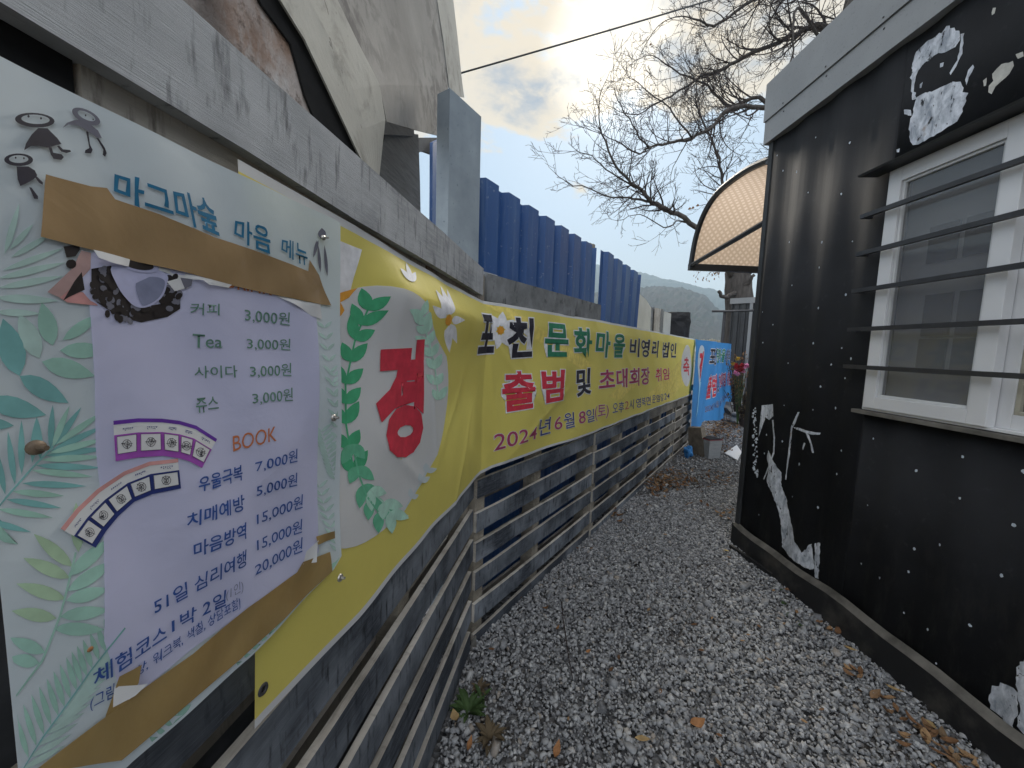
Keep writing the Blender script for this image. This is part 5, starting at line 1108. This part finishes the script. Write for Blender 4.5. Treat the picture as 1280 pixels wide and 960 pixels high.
# conifers on the ridges stay part of the wood there; a few that stand out
# dark shed beyond the cabin
sh = thing('dark_shed', 'dark grey corrugated shed beyond the cabin, under the tree', 'shed', (6.3, 11.5, 0))
s0_, s1_ = D(913, 420, 10.2), D(962, 420, 9.6)
def SHP(s, z, off=0.): d_ = (s1_-s0_)*np.array([1, 1, 0]); L_ = np.linalg.norm(d_); d_ = d_/L_; n_ = np.array([d_[1], -d_[0], 0]); return s0_*np.array([1, 1, 0])+d_*s+n_*off+Z*z
zt_ = float(D(913, 380, 10.2)[2])
corr_sheet('wall_panel', SHP, 0, 3.0, (0, 0), (zt_, zt_), 0, .16, .03, 'frame_dark', sh)
b = MB(); b.slab(SHP, -.06, 3.0, zt_, zt_+.14, .07, -2.0); b.build('roof', 'fascia_grey', sh)
b = MB(); b.slab(SHP, -.02, .0, 0, zt_, .04, -2.0); b.build('side_wall', 'frame_dark', sh); b = MB(); b.slab(SHP, .40, .47, 0, zt_, .042, .06); b.build('downpipe', 'fascia_grey', sh)
# dried bushes and artificial flowers
def bush(name, c, r, h, n, mat, lab, leafmat=None, seed=1):
    t = thing(name, lab, 'bush', c); b = MB(); lb = MB(); rr = random.Random(seed)
    for _ in range(n):
        a = rr.uniform(0, 6.28); q = np.array(c)+np.array([math.cos(a)*r*.15, math.sin(a)*r*.15, 0]); L = rr.uniform(.5, 1)*h; dx = rr.gauss(0, .5)*r; dy = rr.gauss(0, .5)*r
        P = [q, q+np.array([dx*.35, dy*.35, L*.5]), q+np.array([dx, dy, L])]; b.tube(P, [.012, .008, .003], 3, 0, False)
        for _k in range(5):
            f = rr.uniform(.35, 1.05); pp_ = q+np.array([dx*f, dy*f, L*f]); V, Fq = leaf_verts(pp_, rr.uniform(.04, .09), rr.uniform(0, 6.3), rr.gauss(0, 1.0), .5, .5); lb.add(V, Fq)
    b.build('stems', mat, t); lb.build('foliage', leafmat or 'dead_leaf', t); return t
bush('dried_bush', D(922, 505, 8.6)*np.array([1, 1, 0]), .26, 1.5, 50, 'twig', 'taller dried brown bush against the dark shed', seed=3)
bush('dried_bush', D(917, 505, 9.4)*np.array([1, 1, 0]), .16, 1.35, 30, 'twig', 'pale leaved dried bush at the end of the blue banner', 'pale_leaf', seed=8)
bush('dark_shrub', D(930, 505, 7.6)*np.array([1, 1, 0]), .20, .80, 55, 'twig', 'low dark shrub below the artificial flowers', 'weed_brown', seed=5)
fl = thing('flower_bouquet', 'bunch of red, yellow and pink artificial flowers by the dark shed', 'flowers', D(924, 470, 7.6))
for k in range(18):
    px = random.uniform(915, 933); py = random.uniform(444, 470); p = D(px, py, random.uniform(7.45, 7.7)); mt_ = 'flower_yellow' if py < 456 else ('flower_red' if px < 930 and py < 464 else 'flower_pink')
    b = MB()
    for j in range(6): V, Fq = leaf_verts(p+np.array([math.cos(j)*.02, 0, math.sin(j)*.02]), .075, j*1.05, random.uniform(-.9, .9), .5, .8); b.add(V, Fq)
    b.build('blossom', mt_, fl)
for k in range(6):
    b = MB(); b.tube([D(924, 505, 7.6)*np.array([1, 1, 0]), D(918+3*k, 470-2*k, 7.6)], .006, 4); b.build('stem', 'weed_green', fl)

# ================================================================== BARE TREE
tr = thing('bare_tree', 'large leafless tree spreading its crown above the canopy and cabin', 'tree', (6.75, 11.2, 0))
TB = MB(); TW = MB(); LF = MB(); rt_ = random.Random(12)
def limb(pts, r0, r1, n=7, d0=None):
    """pts: (px, py, depth)"""
    P = [D(x, y, d) for x, y, d in pts]; P = [np.array(p) for p in smoothp([tuple(p) for p in P], 4)]
    P = [p+np.array([rt_.gauss(0, 1), rt_.gauss(0, 1), rt_.gauss(0, 1)])*.018 for p in P]
    n_ = len(P); kk = 1 if r0 > .3 else .60; R = [(r0+(r1-r0)*(i/(n_-1))**.8)*kk for i in range(n_)]; TB.tube(P, R, n); return P, R
def grow(p, d, L, r, lev, up=.06):
    k = max(3, int(L/.16)); P = [p]; q = p.copy(); dd_ = d.copy(); bend = np.array([rt_.gauss(0, 1), rt_.gauss(0, 1)*.8, rt_.gauss(0, 1)])*.10
    for i in range(k):
        dd_ = dd_+bend+np.array([rt_.gauss(0, 1), rt_.gauss(0, 1), rt_.gauss(0, 1)])*.13+Z*up; dd_ /= np.linalg.norm(dd_); q = q+dd_*L/k; P.append(q)
    rmin = .0042; R = [max(rmin, r*(1-.78*i/k)) for i in range(k+1)]; TW.tube(P, R, 4 if r > .015 else 3, 0, False)
    if lev == 0: return
    nb = max(2, int(L/(.13 if lev == 1 else .26)))
    for i in range(nb):
        f = .15+.85*(i+rt_.random()*.8)/nb; j = min(k-1, int(f*k)); base = P[j]+(P[j+1]-P[j])*(f*k-j if f*k-j < 1 else .9); t = P[j+1]-P[j]; t /= np.linalg.norm(t)
        a = np.cross(t, np.array([rt_.gauss(0, 1), rt_.gauss(0, 1)*.7, rt_.gauss(0, 1)])); a /= np.linalg.norm(a)+1e-9
        ang = rt_.uniform(.45, .95); nd = t*math.cos(ang)+a*math.sin(ang); grow(base, nd, L*rt_.uniform(.42, .70)*(1-.30*f), max(rmin, R[j]*.6), lev-1, up)
def dress(P, R, dens, Lr, lev, start=.1, up=.085):
    n_ = len(P)
    seglen = sum(np.linalg.norm(P[i+1]-P[i]) for i in range(n_-1)); nb = int(seglen*dens*1.05)
    for i in range(nb):
        f = start+(1-start)*(i+rt_.random())/nb; x = f*(n_-1); j = min(n_-2, int(x)); base = P[j]+(P[j+1]-P[j])*(x-j); t = P[j+1]-P[j]; t /= np.linalg.norm(t)
        a = np.cross(t, np.array([rt_.gauss(0, 1), rt_.gauss(0, 1)*.8, rt_.gauss(0, 1)])); a /= np.linalg.norm(a)+1e-9; ang = rt_.uniform(.5, 1.1)
        grow(base, t*math.cos(ang)+a*math.sin(ang), rt_.uniform(.55, 1.0)*Lr*(1-.45*f), max(.006, R[j]*.45), lev, up)
    t = P[-1]-P[-2]; t /= np.linalg.norm(t); grow(P[-1], t, Lr*.8, R[-1], lev, up)
trunk, tR = limb([(924, 470, 11.2), (925, 400, 11.2), (922, 350, 11.2), (930, 320, 11.2), (948, 262, 11.2), (985, 170, 11.1), (1030, 80, 11.0), (1075, -20, 11.0), (1110, -140, 11)], .46, .10, 10)
trunk[0][2] = 0
b = MB(); base_p = trunk[0].copy(); b.tube([np.array([base_p[0], base_p[1], -.05]), np.array([base_p[0], base_p[1], .6]), D(925, 400, 11.2)], [.62, .50, .45], 10); b.build('trunk_base', 'bark', tr)
L1, R1 = limb([(915, 345, 11.1), (898, 300, 10.9), (869, 283, 10.6), (840, 265, 10.3), (815, 253, 10.0), (800, 236, 9.9), (786, 227, 9.8), (765, 198, 9.6), (750, 158, 9.5)], .155, .028); dress(L1, R1, 6.5, 1.55, 3, .35)
La, Ra = limb([(812, 252, 10.0), (790, 248, 9.9), (768, 247, 9.7), (735, 236, 9.5), (706, 226, 9.3)], .055, .014, 6); dress(La, Ra, 6, 1.2, 2, .1)
Lb_, Rb_ = limb([(869, 283, 10.6), (850, 275, 10.4), (830, 285, 10.2), (800, 268, 10), (775, 275, 9.9)], .04, .012, 5); dress(Lb_, Rb_, 5, 1.1, 2, .1)
La, Ra = limb([(800, 236, 9.9), (765, 216, 9.8), (738, 196, 9.6), (716, 188, 9.5)], .04, .012, 5); dress(La, Ra, 6, 1.1, 2, .1)
La, Ra = limb([(811, 184, 10.1), (790, 156, 10), (775, 130, 9.9), (768, 112, 9.9)], .04, .012, 5); dress(La, Ra, 6, 1.1, 2, .1)
La, Ra = limb([(864, 172, 10.4), (835, 135, 10.3), (805, 110, 10.2), (785, 95, 10.2)], .045, .012, 5); dress(La, Ra, 6, 1.3, 2, .1)
L2, R2 = limb([(990, 150, 11.1), (965, 136, 10.9), (949, 134, 10.8), (914, 134, 10.6), (890, 158, 10.5), (864, 172, 10.4), (835, 180, 10.2), (811, 184, 10.1), (800, 192, 10.0), (770, 176, 9.8)], .13, .025); dress(L2, R2, 6, 1.9, 3, .2)
L3, R3 = limb([(985, 160, 11.1), (949, 123, 11.4), (914, 132, 11.6), (885, 108, 11.8), (850, 92, 12), (815, 70, 12)], .11, .02, 6); dress(L3, R3, 6, 2.0, 3, .2)
L4, R4 = limb([(930, 320, 11.2), (925, 285, 11.6), (905, 235, 12.0), (898, 198, 12.1), (878, 150, 12.3), (868, 118, 12.4)], .11, .03, 7); dress(L4, R4, 6, 2.0, 3, .25)
L5, R5 = limb([(1070, 0, 11), (1052, 32, 11), (1010, 34, 11.1), (988, 46, 11.2), (928, 71, 11.3), (900, 88, 11.4), (878, 95, 11.4), (840, 120, 11.4), (812, 132, 11.3)], .15, .03, 7); dress(L5, R5, 6, 2.0, 3, .1)
L6, R6 = limb([(1035, 70, 11), (1000, 10, 10.6), (992, 35, 10.5), (990, 70, 10.5), (985, 105, 10.5)], .08, .02, 6); dress(L6, R6, 5, 1.6, 2, .1)
L7, R7 = limb([(1085, -40, 11), (1030, -20, 10.8), (980, -15, 10.6), (930, 8, 10.5), (892, 32, 10.4), (862, 22, 10.3)], .13, .03, 6); dress(L7, R7, 5, 2.0, 3, .1)
L8, R8 = limb([(1100, -100, 11), (1060, -130, 11.5), (1000, -90, 11.6), (950, -50, 11.7), (905, -10, 11.8)], .12, .03, 6); dress(L8, R8, 4, 2.0, 2, .1)
L9, R9 = limb([(1060, 10, 11), (1080, -60, 12), (1150, -150, 12.5), (1250, -260, 13)], .12, .04, 6); dress(L9, R9, 3, 1.5, 2, .1)
L10, R10 = limb([(948, 262, 11.2), (975, 215, 12.2), (1010, 190, 13), (1040, 120, 13.5), (1055, 50, 14)], .12, .04, 6); dress(L10, R10, 3.5, 2.2, 3, .1)
L11, R11 = limb([(922, 352, 11.2), (938, 338, 11.0), (955, 318, 10.8), (985, 290, 10.6)], .17, .10, 7)
L12, R12 = limb([(920, 365, 11.0), (905, 372, 10.8), (899, 364, 10.7)], .10, .075, 6); L13, R13 = limb([(925, 362, 11), (936, 352, 10.8), (942, 344, 10.7)], .10, .07, 6)
for _ in range(7):       # hanging twigs with a few dry leaves
    x0 = random.uniform(868, 905); L, R = limb([(x0+8, 325, 10.7), (x0, 333, 10.6), (x0-12, 336+random.uniform(0, 12), 10.5)], .012, .005, 3); 
    for _k in range(9):
        p = L[rt_.randrange(3, len(L))]+np.array([rt_.gauss(0, .06), 0, -rt_.random()*.12]); V, Fq = leaf_verts(p, .07, rt_.uniform(0, 6), 1.2, .4, .5); LF.add(V, Fq)
for px, py in ((813, 57), (862, 262), (872, 258), (866, 261)): V, Fq = leaf_verts(D(px, py, 10.4), .12, 1, .8, .6, .7); LF.add(V, Fq)
TB.build('trunk', 'bark', tr, True); TW.build('crown', 'twig', tr); LF.build('dry_leaves', 'dead_leaf', tr)
# overhead cable
a, c_ = D(560, 96, 2.6), D(1010, -42, 15.0); P = []
for k in range(25): t = k/24; p = a+(c_-a)*t; p = p-Z*(.25*4*t*(1-t))*.25; P.append(p)
b = MB(); b.tube(P, [.0055+.020*k/24 for k in range(25)], 6); tag(b.build('overhead_cable', 'cable_black'), 'single black cable crossing the sky from the grey soffit', 'cable')

# ================================================================== SMALL THINGS ON THE GRAVEL
def weed(c, n, L, mat, lab, seed, name='weed'):
    rr = random.Random(seed); b = MB()
    for _ in range(n):
        a = rr.uniform(0, 6.28); l = L*rr.uniform(.5, 1.1); V = []; w = l*.13; up_ = rr.uniform(.25, 1.2)
        for k in range(6):
            t = k/5; x = t*l*.85; zz = up_*l*t*(1-.55*t); ww = w*math.sin(math.pi*min(.98, .08+t*.9))
            for sg in (-1, 0, 1): V.append((c[0]+math.cos(a)*x-math.sin(a)*ww*sg, c[1]+math.sin(a)*x+math.cos(a)*ww*sg, c[2]+zz+abs(sg)*ww*.4))
        b.add(V, [(3*k+j, 3*k+3+j, 3*k+4+j, 3*k+1+j) for k in range(5) for j in range(2)])
    return tag(b.build(name, mat), lab, 'weed')
g = G(585, 893); weed(g+np.array([0, 0, .005]), 34, .085, 'weed_green', 'green leafy weed at the foot of the near fence', 2)
g = G(602, 875); weed(g, 14, .06, 'weed_green', 'smaller green sprig just behind the leafy weed', 6)
g = G(612, 925); weed(g, 46, .075, 'weed_brown', 'withered brown weed clump on the gravel below the green one', 4, 'dried_weed')
g = G(600, 862); weed(g, 26, .055, 'weed_brown', 'small withered tuft beside the fence slats above the green weed', 7, 'dried_weed')
for i, (px, py, n_) in enumerate(((978, 755, 14), (985, 770, 10), (1000, 782, 8), (975, 738, 6))):
    g = G(px, py); weed(g, n_, .03, 'weed_green', ['largest low green sprout patch at the foot of the cabin', 'green sprout just below the largest patch by the cabin', 'lowest green sprout near the cabin skirt', 'topmost tiny green sprout near the cabin skirt'][i], 20+i, 'sprout')
def one_leaf(px, py, size, rz, mat, lab, curl=.4, wid=.55, tilt=.15):
    g = G(px, py); V, Fq = leaf_verts((g[0], g[1], .022), size, rz, tilt, curl, wid); b = MB(); b.add(V, Fq); o = b.build('fallen_leaf', mat, None, True); return tag(o, lab, 'leaf', 'dry leaves lying on the gravel')
one_leaf(872, 912, .062, .2, 'orange_leaf', 'curled orange leaf alone on the gravel at bottom centre', .5, .7)
one_leaf(803, 931, .055, -.2, 'pale_leaf', 'flat tan pointed leaf left of the curled orange leaf', .15, .45)
one_leaf(696, 945, .06, 1.2, 'orange_leaf', 'rusty leaf at the bottom edge right of the weeds', .4, .45)
one_leaf(587, 937, .05, 1.4, 'orange_leaf', 'narrow orange leaf standing beside the withered weed clump', .3, .4)
one_leaf(568, 903, .045, 2.0, 'pale_leaf', 'pale brown leaf tucked against the lowest near slat', .6, .8)
one_leaf(735, 820, .03, .5, 'orange_leaf', 'small orange brown leaf beside the thin stick', .4, .6)
one_leaf(697, 790, .035, 1.0, 'dead_leaf', 'dark red-brown leaf left of the thin stick', .4, .4)
one_leaf(908, 692, .035, -.7, 'yellow_leaf', 'bright yellow leaf at the cabin corner', .2, .4)
one_leaf(1063, 817, .055, -.9, 'pale_leaf', 'long pale tan leaf leaning on the cabin skirt', .3, .4)
one_leaf(1118, 868, .06, -.9, 'pale_leaf', 'long tan leaf lying along the cabin skirt, below another', .3, .35)
one_leaf(1160, 913, .05, -1.4, 'pale_leaf', 'broad pale leaf among the litter by the cabin skirt', .3, .8)
one_leaf(775, 655, .06, .3, 'dead_leaf', 'brown leaf pair lying by the third pallet', .5, .5)
one_leaf(682, 765, .035, .3, 'dead_leaf', 'dark curled leaf nearest the fence above the stick', .7, .5)
P = [G(702, 752, .015), G(704, 775, .022), G(708, 800, .014), G(711, 822, .02), G(716, 850, .014)]; b = MB(); b.tube(P, [.0035, .003, .003, .0025, .0015], 5); b.tube([P[2], G(700, 806, .03)], [.002, .001], 4); tag(b.build('thin_stick', 'twig'), 'thin dark stick lying on the gravel', 'stick')

# ================================================================== HAZE
hb = MB(); hb.box8([(x, y, z) for z in (-1.5, 215) for x, y in ((-1340, -70), (1340, -70), (1340, 1420), (-1340, 1420))])
MAT['haze'] = bpy.data.materials.new('haze'); MAT['haze'].use_nodes = True; hn = MAT['haze'].node_tree; hn.nodes.clear(); pv = hn.nodes.new('ShaderNodeVolumePrincipled'); pv.inputs['Color'].default_value = (.62, .82, 1.0, 1); pv.inputs['Density'].default_value = .0009; pv.inputs['Anisotropy'].default_value = .3
ho = hn.nodes.new('ShaderNodeOutputMaterial'); hn.links.new(pv.outputs[0], ho.inputs['Volume'])
tag(hb.build('haze', 'haze'), kind='stuff')
